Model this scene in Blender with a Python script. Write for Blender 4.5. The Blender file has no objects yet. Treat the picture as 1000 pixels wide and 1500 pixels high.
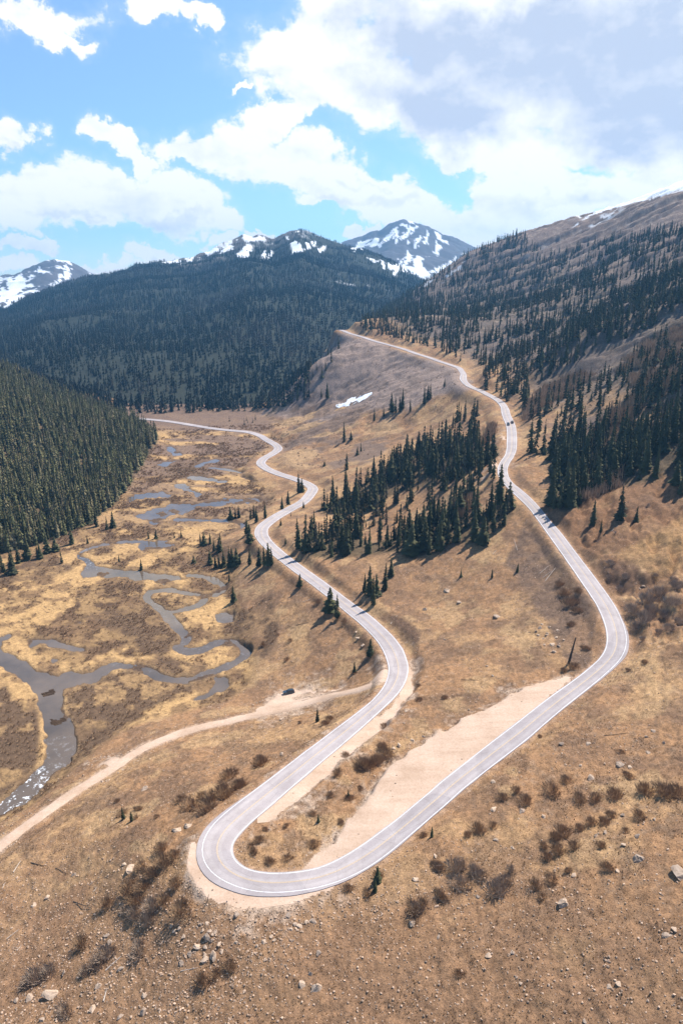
import bpy, math, random
import numpy as np
rng = np.random.default_rng(7); random.seed(7)
C = bpy.context.scene.collection
ZC = 180.0                                   # camera height above the datum
PITCH = math.atan(0.35); SP, CP = math.sin(PITCH), math.cos(PITCH)

# ------------------------------------------------------------------ geometry helpers
def grad(v): return SP + (v - 750.0) / 1000.0 * CP
def world(u, v, h=None, d=None):             # survey point: bearing + drop below the drone (or depth)
    u = np.asarray(u, float); v = np.asarray(v, float)
    if d is None: d = np.asarray(h, float) / grad(v)
    q = (750.0 - v) / 1000.0
    return np.stack([d * (u - 500) / 1000.0, d * (CP + q * SP), d * (-SP + q * CP)], -1)
def project(x, y, z):
    d = y * CP - z * SP
    d = np.where(d < 1, 1, d)
    return 500 + 1000 * x / d, 750 - 1000 * (y * SP + z * CP) / d
def sstep(a, b, t):
    t = np.clip((t - a) / (b - a), 0, 1); return t * t * (3 - 2 * t)
_perm = rng.random((256, 256)).astype(np.float32)
def vnoise(x, y):
    xi = np.floor(x).astype(np.int64); yi = np.floor(y).astype(np.int64)
    fx = x - xi; fy = y - yi
    fx = fx * fx * fx * (fx * (fx * 6 - 15) + 10); fy = fy * fy * fy * (fy * (fy * 6 - 15) + 10)
    a = _perm[xi & 255, yi & 255]; b = _perm[(xi + 1) & 255, yi & 255]
    c = _perm[xi & 255, (yi + 1) & 255]; d = _perm[(xi + 1) & 255, (yi + 1) & 255]
    return (a * (1 - fx) + b * fx) * (1 - fy) + (c * (1 - fx) + d * fx) * fy
def fbm(x, y, s, o=4, g=0.5):
    t = 0; a = 1; n = 0; x = x / s; y = y / s
    for i in range(o):
        t = t + a * vnoise(x + 17.3 * i, y + 9.1 * i); n += a; a *= g; x, y = (x * .8 + y * .6) * 2.03, (-x * .6 + y * .8) * 2.03
    return t / n                              # 0..1
def inpoly(px, py, poly):
    poly = np.asarray(poly, float)
    m = np.zeros(px.shape, bool)
    bb = (px >= poly[:, 0].min()) & (px <= poly[:, 0].max()) & (py >= poly[:, 1].min()) & (py <= poly[:, 1].max())
    x = px[bb]; y = py[bb]; r = np.zeros(x.shape, bool)
    for i in range(len(poly)):
        x0, y0 = poly[i - 1]; x1, y1 = poly[i]
        if y0 == y1: continue
        k = ((y0 > y) != (y1 > y)) & (x < (x1 - x0) * (y - y0) / (y1 - y0) + x0)
        r ^= k
    m[bb] = r
    return m
def crop(pts, ox, oy, s): return np.array([(ox + x / s, oy + y / s) for x, y in pts], float)

# ------------------------------------------------------------------ road survey
def pairs(a, b, ox, oy, s, h0, h1, ext=None):
    a = crop(a, ox, oy, s); b = crop(b, ox, oy, s); n = len(a); assert n == len(b)
    h = np.linspace(h0, h1, n)
    A = world(a[:, 0], a[:, 1], h); B = world(b[:, 0], b[:, 1], h)
    return [(A[i], B[i], (ext[i] if ext else .35)) for i in range(n)]
def centre(pts, w):
    P = np.array([world(u, v, h) for u, v, h in pts])
    T = np.gradient(P, axis=0); T[:, 2] = 0; T /= np.linalg.norm(T, axis=1)[:, None]
    R = np.stack([T[:, 1], -T[:, 0], 0 * T[:, 0]], 1)
    return [(P[i] + R[i] * w / 2, P[i] - R[i] * w / 2, .35) for i in range(len(P))]
ST = []
ST += centre([(190, 612, 169), (205, 613.2, 169), (242, 616.5, 168.8), (284, 623, 168.6), (312, 627.5, 168.4), (340, 630.5, 168.2), (362, 632.5, 168),
              (378, 637, 168), (391, 644.5, 167.5), (404, 652, 167.2), (407.5, 657, 167), (399, 664.5, 166.5), (386, 672, 166), (382, 678.5, 165.5),
              (390, 686, 165), (407, 693.5, 164.5), (430, 701, 164), (449, 708.2, 163), (458, 715, 162.5), (454, 724, 162),
              (443, 735.6, 161.5), (424, 745.8, 161)], 7.6)
ST += pairs([(100, 90), (58, 130), (52, 165), (75, 205), (120, 250), (180, 300), (250, 355), (330, 415), (400, 468), (470, 520), (540, 580), (620, 645), (690, 710), (740, 765), (775, 820), (795, 870)],
            [(170, 90), (130, 122), (122, 155), (140, 195), (195, 250), (255, 300), (330, 355), (408, 410), (480, 462), (560, 525), (635, 578), (715, 637), (785, 700), (845, 762), (885, 822), (905, 875)],
            360, 740, 3.846, 160.3, 147.5)
ST += pairs([(788, 60), (788, 110), (770, 170), (735, 225), (670, 295), (590, 355), (490, 430), (380, 512), (250, 610), (120, 712)],
            [(905, 60), (901, 120), (875, 185), (830, 245), (755, 317), (665, 402), (560, 495), (450, 590), (325, 695), (195, 803)],
            380, 960, 4.167, 147, 142)
ST += pairs([(480, 55), (390, 125), (290, 210), (215, 290), (180, 360), (170, 430), (185, 500), (225, 565), (290, 620), (370, 665), (470, 700), (580, 722), (700, 732), (820, 728), (920, 718)],
            [(720, 65), (630, 140), (540, 215), (470, 280), (420, 345), (395, 400), (393, 440), (402, 475), (425, 515), (470, 553), (540, 585), (610, 601), (690, 608), (790, 606), (880, 595)],
            260, 1160, 5, 141.6, 139.6, ext=[.35, .6, .9, 1.2, 1.5, 1.6, 1.7, 1.8, 1.8, 1.7, 1.5, 1.3, 1.1, 1.1, 1.0])
ST += pairs([(120, 915), (240, 878), (330, 840), (420, 790), (520, 720), (620, 635), (720, 550), (820, 465), (910, 390)],
            [(40, 820), (150, 785), (240, 740), (325, 690), (420, 626), (520, 555), (622, 476), (722, 391), (815, 312)],
            440, 1080, 4.167, 139.3, 136.2, ext=[.9, .8, .6, .5] + [.35] * 5)
ST += pairs([(145, 909), (250, 825), (370, 730), (490, 640), (610, 545), (730, 440), (850, 340), (1000, 220)],
            [(30, 845), (135, 758), (255, 663), (375, 568), (495, 478), (610, 387), (725, 296), (880, 187)],
            640, 960, 4.545, 136, 131.6)
ST += pairs([(640, 1222), (690, 1165), (730, 1110), (755, 1040), (760, 960), (745, 890), (715, 810), (670, 720), (610, 625), (540, 530), (460, 425), (380, 320), (300, 215), (220, 110)],
            [(480, 1200), (545, 1140), (580, 1085), (600, 1030), (606, 965), (599, 900), (575, 815), (535, 725), (480, 635), (415, 540), (345, 435), (270, 330), (195, 222), (115, 118)],
            780, 760, 5.555, 131, 122, ext=[.6, .8, 1.0, 1.1, 1.0, .8, .5] + [.35] * 7)
ST += pairs([(830, 1395), (750, 1295), (660, 1200), (580, 1130), (500, 1065), (470, 1010), (467, 960), (490, 910), (525, 855), (548, 805), (553, 740), (550, 660), (542, 600), (522, 550), (500, 505), (490, 465), (468, 425), (420, 382), (340, 337), (262, 302), (200, 278), (155, 245), (132, 205), (130, 170), (112, 135)],
            [(740, 1395), (660, 1295), (580, 1215), (505, 1145), (442, 1075), (410, 1010), (405, 960), (420, 905), (452, 865), (470, 805), (475, 740), (476, 660), (470, 600), (448, 545), (430, 495), (424, 455), (405, 412), (370, 378), (290, 335), (215, 293), (152, 266), (100, 235), (75, 200), (82, 165), (70, 135)],
            660, 520, 5.769, 120.2, 97.5)
ST += centre([(668, 537.5, 97), (657, 533.5, 95.5), (644, 529.3, 94), (630.8, 524.5, 92.5), (608.8, 517.6, 90), (593.4, 511.9, 88), (569.2, 505.1, 86), (547.2, 499, 83.5), (529.6, 493.2, 81.5), (513, 488.5, 80), (503, 484.5, 78.5), (498, 483, 78)], 6.4)
A = np.array([s[0] for s in ST]); B = np.array([s[1] for s in ST]); X = np.array([s[2] for s in ST])
Pc = (A + B) / 2
def resample(P, step, extra=()):
    s = np.r_[0, np.cumsum(np.linalg.norm(np.diff(P[:, :2], axis=0), axis=1))]
    n = int(s[-1] / step); t = np.linspace(0, s[-1], n)
    # Catmull-Rom by cubic Hermite on arclength
    m = np.gradient(P, s, axis=0)
    i = np.clip(np.searchsorted(s, t, 'right') - 1, 0, len(s) - 2)
    h = (s[i + 1] - s[i]); x = (t - s[i]) / h; x = x[:, None]; h = h[:, None]
    Q = (2*x**3-3*x**2+1)*P[i] + (x**3-2*x**2+x)*h*m[i] + (-2*x**3+3*x**2)*P[i+1] + (x**3-x**2)*h*m[i+1]
    return Q, [np.interp(t, s, e) for e in extra]
def smooth(a, k):
    ker = np.hanning(2 * k + 3)[1:-1]; ker /= ker.sum()
    pad = np.concatenate([np.repeat(a[:1], k, 0), a, np.repeat(a[-1:], k, 0)])
    if a.ndim == 1: return np.convolve(pad, ker, 'valid')
    return np.stack([np.convolve(pad[:, c], ker, 'valid') for c in range(a.shape[1])], 1)
Tn = np.gradient(Pc, axis=0)[:, :2]; Tn /= np.linalg.norm(Tn, axis=1)[:, None]
Wd = np.abs((A - B)[:, 0] * Tn[:, 1] - (A - B)[:, 1] * Tn[:, 0])
RP, (RW, RX) = resample(Pc, 1.5, (Wd, X))
RP = smooth(RP, 3); RP[:, 2] = smooth(RP[:, 2], 14); RW = np.clip(smooth(RW, 8), 5.4, 8.6); RX = smooth(RX, 4)
RT = np.gradient(RP, axis=0); RT[:, 2] = 0; RT /= np.linalg.norm(RT, axis=1)[:, None]
RN = np.stack([RT[:, 1], -RT[:, 0], 0 * RT[:, 0]], 1)          # towards side a

# ------------------------------------------------------------------ terrain survey
def floor_z(x, y):
    return -(172.5 - (y - 230) * 3.5 / 620.0) - np.clip(230 - y, 0, None) * .05
CPTS = []
def cp(*L):
    for u, v, h in L: CPTS.append(world(u, v, h))
def cd(*L):
    for u, v, d in L: CPTS.append(world(u, v, d=d))
cp((500, 1500, 142), (1000, 1500, 124), (750, 1500, 133), (250, 1480, 147), (0, 1500, 157), (250, 1380, 145.5), (0, 1380, 160), (120, 1300, 156), (230, 1250, 145), (180, 1250, 149.5), (250, 1330, 143.5), (200, 1330, 148), (300, 1355, 142), (250, 1200, 147), (0, 1240, 165), (150, 1135, 165),
   (250, 1079, 164.5), (350, 1052, 164), (420, 1030, 163.5), (490, 1018, 160), (200, 1190, 154), (250, 1150, 154), (350, 1110, 156),
   (1000, 1200, 121), (1000, 1350, 121), (800, 1300, 130), (1000, 1050, 123), (1000, 950, 122.5), (1000, 850, 116), (1000, 750, 107), (1000, 650, 90), (1000, 550, 64), (880, 1150, 128),
   (640, 1060, 139), (560, 1130, 140.5), (420, 1240, 140.5), (700, 1020, 138), (650, 960, 142), (700, 880, 139), (620, 880, 146), (760, 850, 132), (800, 950, 133.5),
   (900, 760, 112), (850, 700, 112.5), (900, 650, 101), (850, 620, 100), (950, 560, 74), (880, 560, 84), (820, 560, 93),
   (560, 780, 150), (520, 740, 154), (640, 740, 137), (700, 760, 128), (560, 660, 146), (620, 620, 132), (480, 660, 157), (540, 600, 135), (470, 610, 150), (560, 560, 118), (500, 560, 125), (450, 600, 155),
   (470, 530, 105), (440, 550, 125), (410, 580, 150), (390, 605, 166))
cp((60, 1060, 172.5), (20, 1175, 174.5), (0, 1000, 172), (150, 960, 171.8), (330, 1000, 171.5), (0, 900, 171.4), (200, 880, 171.2), (320, 880, 171.2), (380, 900, 166.5), (420, 940, 164), (440, 980, 163),
   (0, 840, 171), (120, 800, 170.8), (250, 800, 170.8), (340, 830, 169.5), (350, 770, 169.5), (200, 740, 170.4), (400, 735, 167.5), (250, 680, 170), (350, 680, 169.5), (240, 640, 169.4), (320, 650, 169.4), (200, 640, 169.6), (200, 606, 169), (300, 606, 169), (350, 612, 168.5))
# wooded spur on the left
cp((0, 815, 170.8), (100, 780, 170.4), (180, 720, 170), (225, 665, 169.6), (0, 680, 148), (100, 690, 160), (-100, 700, 138), (60, 640, 140))
cd((0, 556, 800), (60, 583, 790), (120, 607, 780), (-150, 480, 820), (190, 625, 740))
for p in [(-420, 1050, -168), (-250, 1000, -170), (-600, 1150, -160), (-330, 900, -160), (-700, 500, -40), (-420, 330, -110), (-300, 250, -150), (-200, 180, -172), (-150, 100, -168), (-60, 40, -150), (40, 50, -128), (150, 100, -108), (250, 200, -78), (300, 320, -50),
          (-150, 1050, -170), (-60, 1000, -165), (-20, 1150, -160), (-100, 1500, -170), (-500, 1500, -170), (-900, 1500, -150), (-400, 2500, -170), (0, 2200, -165), (-60, 1300, -168)]:
    CPTS.append(np.array(p, float))
# right-hand mountainside
cd((1000, 450, 600), (1000, 400, 730), (1000, 340, 930), (1000, 287, 1180), (890, 318, 1330), (780, 338, 1500), (680, 374, 1620), (610, 425, 1550), (560, 462, 1250), (750, 450, 1050), (850, 400, 1100), (650, 450, 1250), (850, 500, 640),
   (750, 520, 760), (600, 490, 930), (700, 480, 880), (560, 472, 1040), (530, 478, 1020), (800, 450, 900), (930, 430, 800), (720, 400, 1400), (640, 500, 860), (820, 360, 1330), (900, 360, 1150), (1120, 300, 1000), (1120, 420, 620), (1120, 600, 380), (1120, 230, 1300))
for p in [(900, 2000, 60), (600, 2300, 0), (300, 2100, -80), (150, 1900, -120), (1300, 1600, 160), (1100, 900, 220), (900, 600, 170), (600, 400, 80)]:
    CPTS.append(np.array(p, float))
idx = np.arange(0, len(RP), 14)
CPTS = np.concatenate([np.array(CPTS), RP[idx]])
lp = lambda x, y: (np.arctan2(x, y), np.log(np.hypot(x, y)))
ct, cl = lp(CPTS[:, 0], CPTS[:, 1]); N = len(CPTS)
def K(r2): return 0.5 * r2 * np.log(r2 + 1e-12)
M = np.zeros((N + 3, N + 3)); dt = ct[:, None] - ct; dl = cl[:, None] - cl
M[:N, :N] = K(dt ** 2 + dl ** 2) + np.eye(N) * 2e-4
M[:N, N] = M[N, :N] = 1; M[:N, N + 1] = M[N + 1, :N] = ct; M[:N, N + 2] = M[N + 2, :N] = cl
SOL = np.linalg.solve(M, np.r_[CPTS[:, 2], 0, 0, 0])
def tps(t, l):
    t = t.ravel().astype(np.float64); l = l.ravel().astype(np.float64); out = np.empty(t.shape)
    for k in range(0, len(t), 20000):
        a = t[k:k + 20000]; b = l[k:k + 20000]
        r2 = (a[:, None] - ct) ** 2 + (b[:, None] - cl) ** 2
        out[k:k + 20000] = K(r2) @ SOL[:N] + SOL[N] + SOL[N + 1] * a + SOL[N + 2] * b
    return out

NT, NR = 880, 1150
T0, T1, L0, L1 = -0.80, 0.80, math.log(70), math.log(7600)
th = np.linspace(T0, T1, NT); ll = np.linspace(L0, L1, NR)
cT, cL = np.meshgrid(np.linspace(T0, T1, 300), np.linspace(L0, math.log(2600), 300), indexing='ij')
coarse = tps(cT, cL).reshape(300, 300)
def bil(g, a, b):
    a = np.clip(a, 0, g.shape[0] - 1.001); b = np.clip(b, 0, g.shape[1] - 1.001)
    i = a.astype(int); j = b.astype(int); x = a - i; y = b - j
    return g[i, j]*(1-x)*(1-y) + g[i+1, j]*x*(1-y) + g[i, j+1]*(1-x)*y + g[i+1, j+1]*x*y
TT, LL = np.meshgrid(th, ll, indexing='ij')
RR = np.exp(LL); GX = RR * np.sin(TT); GY = RR * np.cos(TT)
base = bil(coarse, (TT - T0) / (T1 - T0) * 299, (LL - L0) / (math.log(2600) - L0) * 299)
fz = floor_z(GX, np.minimum(GY, 1100))
t = base - fz
t = np.where(t < 0, 0, t * sstep(.2, 4.5, t) )
hillw = sstep(.5, 10, t)
n1 = fbm(GX, GY, 70, 5) - .5; n2 = fbm(GX, GY, 9, 4) - .5; n3 = fbm(GX + 50, GY, 2.2, 3) - .5
rill = np.abs(fbm(GY + .5 * GX + 400, GX * .22, 55, 4) - .5)
steep = sstep(60, 260, GX - 40 - 0.02 * GY) * sstep(250, 500, GY)
rough_far = (fbm(GX, GY + 77, 14, 5, .6) - .5) * 7 * sstep(380, 700, RR) * steep
z = rough_far * sstep(0, 30, t) + fz + t + hillw * (n1 * 5 * sstep(120, 500, RR) + n2 * (1.3 + 1.2 * sstep(250, 700, RR)) + n3 * .28 + (fbm(GX, GY + 31, 1.1, 3) - .5) * .5 * (RR < 400)) \
    + (1 - hillw) * (n2 * .5 + n3 * .12 + .18) - steep * (.12 - np.clip(rill, 0, .12)) * 90 * sstep(0, 40, t)

scw = sstep(560, 700, GY) * sstep(-120, -40, GX) * (1 - sstep(60, 130, GX - .0 * GY)) * (1 - sstep(1000, 1100, GY))
g1 = fbm(GX * .25 + GY * .05, GY, 16, 4); z = z - scw * np.clip(np.abs(g1 - .5), 0, .12) * -26 - scw * 1.5 + scw * (fbm(GX, GY, 5, 3) - .5) * 1.8
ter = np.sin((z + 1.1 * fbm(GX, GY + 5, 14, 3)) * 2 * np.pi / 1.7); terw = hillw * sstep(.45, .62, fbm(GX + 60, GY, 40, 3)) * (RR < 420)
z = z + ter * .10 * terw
gul = sstep(98, 116, GX) * sstep(190, 215, GY) * (1 - sstep(330, 380, GY)); z = z - gul * hillw * np.clip(.16 - np.abs(fbm(GX * .8 - GY * .5, GX * .35 + GY * .3, 15, 4) - .5), 0, .16) * 24 + gul * (fbm(GX, GY, 3.4, 3) - .5) * 2.0
# far mountains: crest survey (bearing, elevation, distance) -> ridge profiles along each bearing
def mountain(crest, r_foot, r_crest, shape=1.15, back=.55, nz=(420, 105), foot=-172, dv=0.0):
    c = np.array(crest, float); c[:, 1] += dv; P = world(c[:, 0], c[:, 1], d=1.0)
    a = np.arctan2(P[:, 0], P[:, 1]); k = P[:, 2] / np.hypot(P[:, 0], P[:, 1])
    th_ = TT; slope = np.interp(th_, a, k)
    cut = sstep(a[0] - .08, a[0] + 0.0, th_) * (1 - sstep(a[-1], a[-1] + .08, th_))
    rc = np.interp(th_, a, c[:, 2]) if c.shape[1] > 2 else r_crest
    rf = r_foot(th_) if callable(r_foot) else r_foot
    zc = slope * rc
    s = (RR - rf) / (rc - rf)
    up = foot + (zc - foot) * np.clip(s, 0, 1) ** shape
    dn = zc - (RR - rc) * back
    m = np.where(s <= 1, up, dn)
    env = np.clip(s, 0, 1) * np.clip(1.25 - s, .12, 1) * (s < 1.6)
    m = m + env * nz[1] * (1 - 2.2 * np.abs(fbm(GX, GY, nz[0], 5) - .5) - .55)
    m = m + np.clip(s - .55, 0, .45) * (s < 1.5) * nz[1] * .55 * (.5 - 2 * np.abs(fbm(GX - 300, GY, nz[0] * .28, 4) - .5))
    m = np.where(s < 0, -400, m)
    return m * cut + (-400) * (1 - cut), s
M1, s1 = mountain([(-260, 500, 2700), (-100, 478, 2800), (0, 455, 2900), (50, 432, 2950), (100, 414, 3000), (140, 401, 3000), (200, 386, 3000), (260, 379, 3050), (300, 371, 3100), (340, 353, 3150), (357, 345, 3150), (385, 348, 3150), (402, 352, 3150), (420, 343, 3150), (440, 337, 3150), (460, 344, 3150), (490, 353, 3100), (530, 364, 3050),
                   (560, 378, 3000), (600, 398, 2950), (650, 430, 2800), (720, 470, 2700)], lambda a: 900 + 260 * sstep(-.12, .02, a), 3000, 1.12, dv=4)
M2, s2 = mountain([(470, 372, 5600), (500, 360, 5600), (530, 351, 5600), (555, 342, 5600), (575, 331, 5600), (592, 328, 5600), (615, 332, 5600), (640, 342, 5600), (665, 353, 5600), (690, 364, 5600), (720, 380, 5600), (800, 420, 5600)], 3300, 5600, 1.25, nz=(520, 190))
M3, s3 = mountain([(-200, 440, 5200), (-80, 425, 5200), (0, 411, 5200), (30, 402, 5200), (60, 391, 5200), (80, 387, 5200), (100, 388, 5200), (120, 394, 5200), (150, 410, 5200), (200, 430, 5200), (300, 470, 5200)], 3300, 5200, 1.2, nz=(480, 150))
MF = np.maximum(np.maximum(M1, M2), M3)
zg = np.where(RR > 2300, -185, z)
zg = np.where(RR > 1700, zg - sstep(1700, 2300, RR) * 60, zg)
isM = MF > zg
z = np.maximum(zg, MF)

# distance to a polyline over the bearing/distance grid
def near_line(P, maxd, vals):
    D = np.full((NT, NR), 1e9, np.float32); V = [np.zeros((NT, NR), np.float32) for _ in vals]
    for i in range(len(P) - 1):
        p, q = P[i], P[i + 1]
        a, b = lp(np.array([p[0], q[0]]), np.array([p[1], q[1]])); rm = math.exp(b.min()) - maxd
        m = maxd / max(rm, 20)
        i0 = int(max(0, (a.min() - m - T0) / (T1 - T0) * (NT - 1))); i1 = int(min(NT, (a.max() + m - T0) / (T1 - T0) * (NT - 1) + 2))
        j0 = int(max(0, (b.min() - m - L0) / (L1 - L0) * (NR - 1))); j1 = int(min(NR, (b.max() + m - L0) / (L1 - L0) * (NR - 1) + 2))
        if i1 <= i0 or j1 <= j0: continue
        sl = (slice(i0, i1), slice(j0, j1)); dx, dy = q[0] - p[0], q[1] - p[1]; L2 = dx * dx + dy * dy + 1e-9
        tt = np.clip(((GX[sl] - p[0]) * dx + (GY[sl] - p[1]) * dy) / L2, 0, 1)
        dd = np.hypot(GX[sl] - p[0] - tt * dx, GY[sl] - p[1] - tt * dy)
        sgn = np.sign((GX[sl] - p[0]) * dy - (GY[sl] - p[1]) * dx)
        k = dd < D[sl]
        D[sl] = np.where(k, dd, D[sl])
        for V_, v_ in zip(V, vals):
            if isinstance(v_, str): V_[sl] = np.where(k, sgn, V_[sl])
            else: V_[sl] = np.where(k, v_[i] * (1 - tt) + v_[i + 1] * tt, V_[sl])
    return D, V

PX, PY = project(GX, GY, z)                  # survey bearings of the ground grid, for laying out ground cover
# dirt track
DPX = [(563, 997), (557.6, 998.4), (533.6, 1008), (509.6, 1014), (485.6, 1018.8), (459, 1026), (428, 1035.6), (399, 1041.6), (370, 1048), (340, 1055), (300, 1064), (275, 1070), (250, 1079), (225, 1089), (200, 1101), (175, 1119), (150, 1135), (125, 1150), (100, 1166), (75, 1185), (50, 1202), (25, 1220), (0, 1240), (-40, 1272)]
DH = np.interp(np.arange(len(DPX)), [0, 1, 4, 6, 9, 12, 16, 22, 23], [146.6, 147.5, 158, 162, 164, 164.5, 165, 165.5, 166])
DP, _ = resample(np.array([world(u, v, h) for (u, v), h in zip(DPX, DH)]), 1.5); DP = smooth(DP, 4)
D2, (dz2,) = near_line(DP, 14, (DP[:, 2],))
w = 1 - sstep(2.6, 9, D2); z = z * (1 - w) + (dz2 - .06) * w
# paved road
D1, (rz, rw, side, rx) = near_line(RP, 26, (RP[:, 2], RW / 2, 'side', RX))
edge = rw + np.where(side > 0, rx, .35)
far = sstep(300, 700, RR)
w = 1 - sstep(0, 5 + 9 * far, D1 - edge - 1.2 - 1.5 * far); z = z * (1 - w) + (rz - .16 - .25 * far) * w

def P5(L, ox, oy, s): return crop(L, ox, oy, s)
GRAVEL = [
  P5([(445, 1270), (471, 1241), (490, 1234), (510, 1200), (531, 1183), (546, 1157), (565, 1138), (584, 1121), (608, 1104), (632, 1087), (673, 1063), (702, 1048), (724, 1037), (743, 1024), (772, 1011), (798, 1002), (827, 997), (845, 992), (700, 1110), (620, 1185), (540, 1245), (480, 1275), (420, 1283)], 0, 0, 1),
  P5([(592, 960), (607, 979), (609, 996), (601, 1015), (584, 1037), (558, 1063), (529, 1090), (495, 1116), (464, 1147), (433, 1174), (412, 1190), (396, 1202), (380, 1208), (355, 1225), (400, 1160), (500, 1080), (570, 1030), (590, 1000), (585, 950)], 0, 0, 1),
  P5([(283, 1232), (276, 1250), (274, 1265), (276, 1282), (284, 1302), (300, 1316), (324, 1329), (350, 1333), (380, 1332), (404, 1330), (430, 1325), (460, 1316), (500, 1299), (530, 1278), (480, 1285), (400, 1300), (330, 1280), (300, 1250)], 0, 0, 1),
  P5([(433, 1008), (470, 1009), (500, 1011), (520, 1008), (490, 1020), (440, 1033), (410, 1042), (380, 1047), (366, 1046), (385, 1034), (400, 1022), (410, 1014)], 0, 0, 1),
  P5([(727, 646), (741, 634), (743, 653)], 0, 0, 1), P5([(708, 689), (729, 677), (735, 684), (722, 697)], 0, 0, 1),
  P5([(548, 990), (572, 985), (575, 1005), (545, 1010)], 0, 0, 1), P5([(137, 1125), (150, 1117), (170, 1112), (185, 1110), (165, 1128)], 0, 0, 1)]
ISLAND = P5([(427, 1024), (440, 1019), (470, 1016.5), (484, 1015.5), (470, 1020), (445, 1026), (434, 1028)], 0, 0, 1)
jx = PX + (fbm(GX, GY, 3, 4) - .5) * 14; jy = PY + (fbm(GX + 90, GY, 3, 4) - .5) * 9
nearm = RR < 900
grav_a = np.zeros((NT, NR), bool); grav_b = grav_a.copy()
for k, g in enumerate(GRAVEL):
    if k < 3: grav_a |= inpoly(jx, jy, g) & nearm
    else: grav_b |= inpoly(PX * .8 + jx * .2, PY * .8 + jy * .2, g) & nearm
gravel = grav_a | grav_b
gravel &= ~inpoly(PX, PY, ISLAND)
# pull-outs are graded level with the road beside them
D1b, (rzb,) = near_line(RP, 34, (RP[:, 2],))
gw = np.where(grav_a, 1.0, 0.0)
for _ in range(6): gw = (gw + np.roll(gw, 1, 0) + np.roll(gw, -1, 0) + np.roll(gw, 1, 1) + np.roll(gw, -1, 1)) / 5
gw *= (D1b < 33) * (1 - sstep(18, 32, D1b))
zt = np.minimum(rzb - .17 - .012 * D1b, 1e3)
z = np.where(D1b < 33, z * (1 - gw) + zt * gw, z)

# ------------------------------------------------------------------ water survey
WPOLY = [P5([(0,370),(60,410),(150,470),(240,530),(270,590),(290,690),(330,790),(345,900),(345,1010),(320,1090),(240,1170),(150,1260),(60,1340),(-60,1450),(-200,1640),(-60,1560),(0,1490),(60,1460),(180,1370),(300,1260),(400,1170),(520,1080),(560,1010),(550,940),(530,840),(510,760),(475,680),(465,600),(480,535),(560,515),(690,500),(770,430),(850,395),(1000,395),(1000,360),(850,360),(760,380),(680,420),(600,440),(560,430),(480,420),(430,460),(340,435),(250,400),(180,340),(100,300),(20,268),(10,220),(25,185),(60,168),(130,150),(40,140),(0,180),(-300,180),(-300,330)], 0, 900, 5),
  P5([(200,212),(260,185),(370,175),(480,210),(600,240),(660,258),(600,268),(540,280),(430,240),(310,215)], 0, 900, 5),
  P5([(600,770),(700,780),(715,810),(705,860),(620,890),(520,935),(440,950),(540,900),(600,850),(625,810)], 180, 820, 4.545),
  P5([(620,385),(640,360),(690,350),(735,362),(738,410),(690,418),(640,408)], 180, 820, 4.545),
  P5([(88,650),(140,628),(180,640),(280,655),(400,662),(520,680),(560,690),(450,712),(400,694),(250,684),(170,682),(88,684)], 90, 620, 3.03),
  P5([(340,550),(400,520),(480,530),(505,545),(400,562),(372,572)], 90, 620, 3.03),
  P5([(315,415),(370,395),(440,380),(480,355),(560,355),(640,345),(760,333),(955,335),(930,346),(800,356),(680,365),(600,376),(560,400),(480,407),(430,445),(390,445),(380,430)], 90, 620, 3.03),
  P5([(290,330),(340,315),(440,306),(525,318),(440,328),(330,335),(300,352)], 90, 620, 3.03),
  P5([(505,272),(545,264),(580,293),(640,314),(600,321),(540,297),(505,287)], 90, 620, 3.03),
  P5([(425,192),(465,168),(508,166),(480,184)], 90, 620, 3.03),
  P5([(100,232),(130,222),(150,235),(120,250)],0,850,2.5), P5([(550,60),(590,35),(620,50),(580,68)],0,900,5), P5([(365,330),(430,325),(425,345),(380,345)],0,900,5)]
WLINE = [(P5([(0,705),(100,710),(190,750),(300,795),(420,800),(540,770),(660,720),(770,670),(830,620),(790,575),(700,540),(620,548),(560,585),(470,605),(390,595),(355,570)], 180, 820, 4.545), 4.8),
  (P5([(400,560),(430,530),(380,470),(320,400),(260,340),(200,290),(150,250),(180,215),(280,200),(400,215),(520,235),(620,230),(680,190),(640,150),(560,115),(430,100)], 180, 820, 4.545), 4.8),
  (P5([(540,240),(545,275),(500,305),(400,330),(300,350),(260,340)], 180, 820, 4.545), 3.6),
  (P5([(130,640),(115,605),(75,590),(110,560),(180,540),(280,525),(400,528)], 90, 620, 3.03), 4.5),
  (P5([(600,192),(640,178),(690,163)], 90, 620, 3.03), 7), (P5([(570,240),(640,248),(720,260)], 90, 620, 3.03), 8), (P5([(650,196),(740,206),(805,221)], 90, 620, 3.03), 5), (P5([(480,105),(500,125),(520,140)], 90, 620, 3.03), 8),
  (P5([(500,428),(640,430),(760,435),(808,452),(795,480),(720,502)], 90, 620, 3.03), 4.5), (P5([(800,238),(860,262),(940,295)], 90, 620, 3.03), 4)]
FZ = floor_z(GX, GY)
flat = (z - FZ < 3.0) & (RR < 1000)
FPX, FPY = project(GX, GY, FZ)
jx = FPX + (fbm(GX, GY, 6, 4, .6) - .5) * 16; jy = FPY + (fbm(GX + 33, GY, 6, 4, .6) - .5) * 9
water = np.zeros((NT, NR), bool)
for p in WPOLY: water |= inpoly(jx, jy, p) & flat
for L, wd in WLINE:
    W3 = np.array([world(u, v, d=1.0) for u, v in L]); 
    k = np.array([170.5 if False else 0.0 for _ in L]); P = []
    for q in W3:                                 # meet the valley floor
        s = 400.0
        for _ in range(12): s = floor_z(q[0] * s, q[1] * s) / q[2]
        P.append(q * s)
    P, _ = resample(np.array(P), 2.0); P = smooth(P, 3)
    Dw, _ = near_line(P, 8, ())
    water |= (Dw < wd / 2 * (.25 + 1.5 * fbm(GX, GY, 7, 3))) & flat
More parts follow.
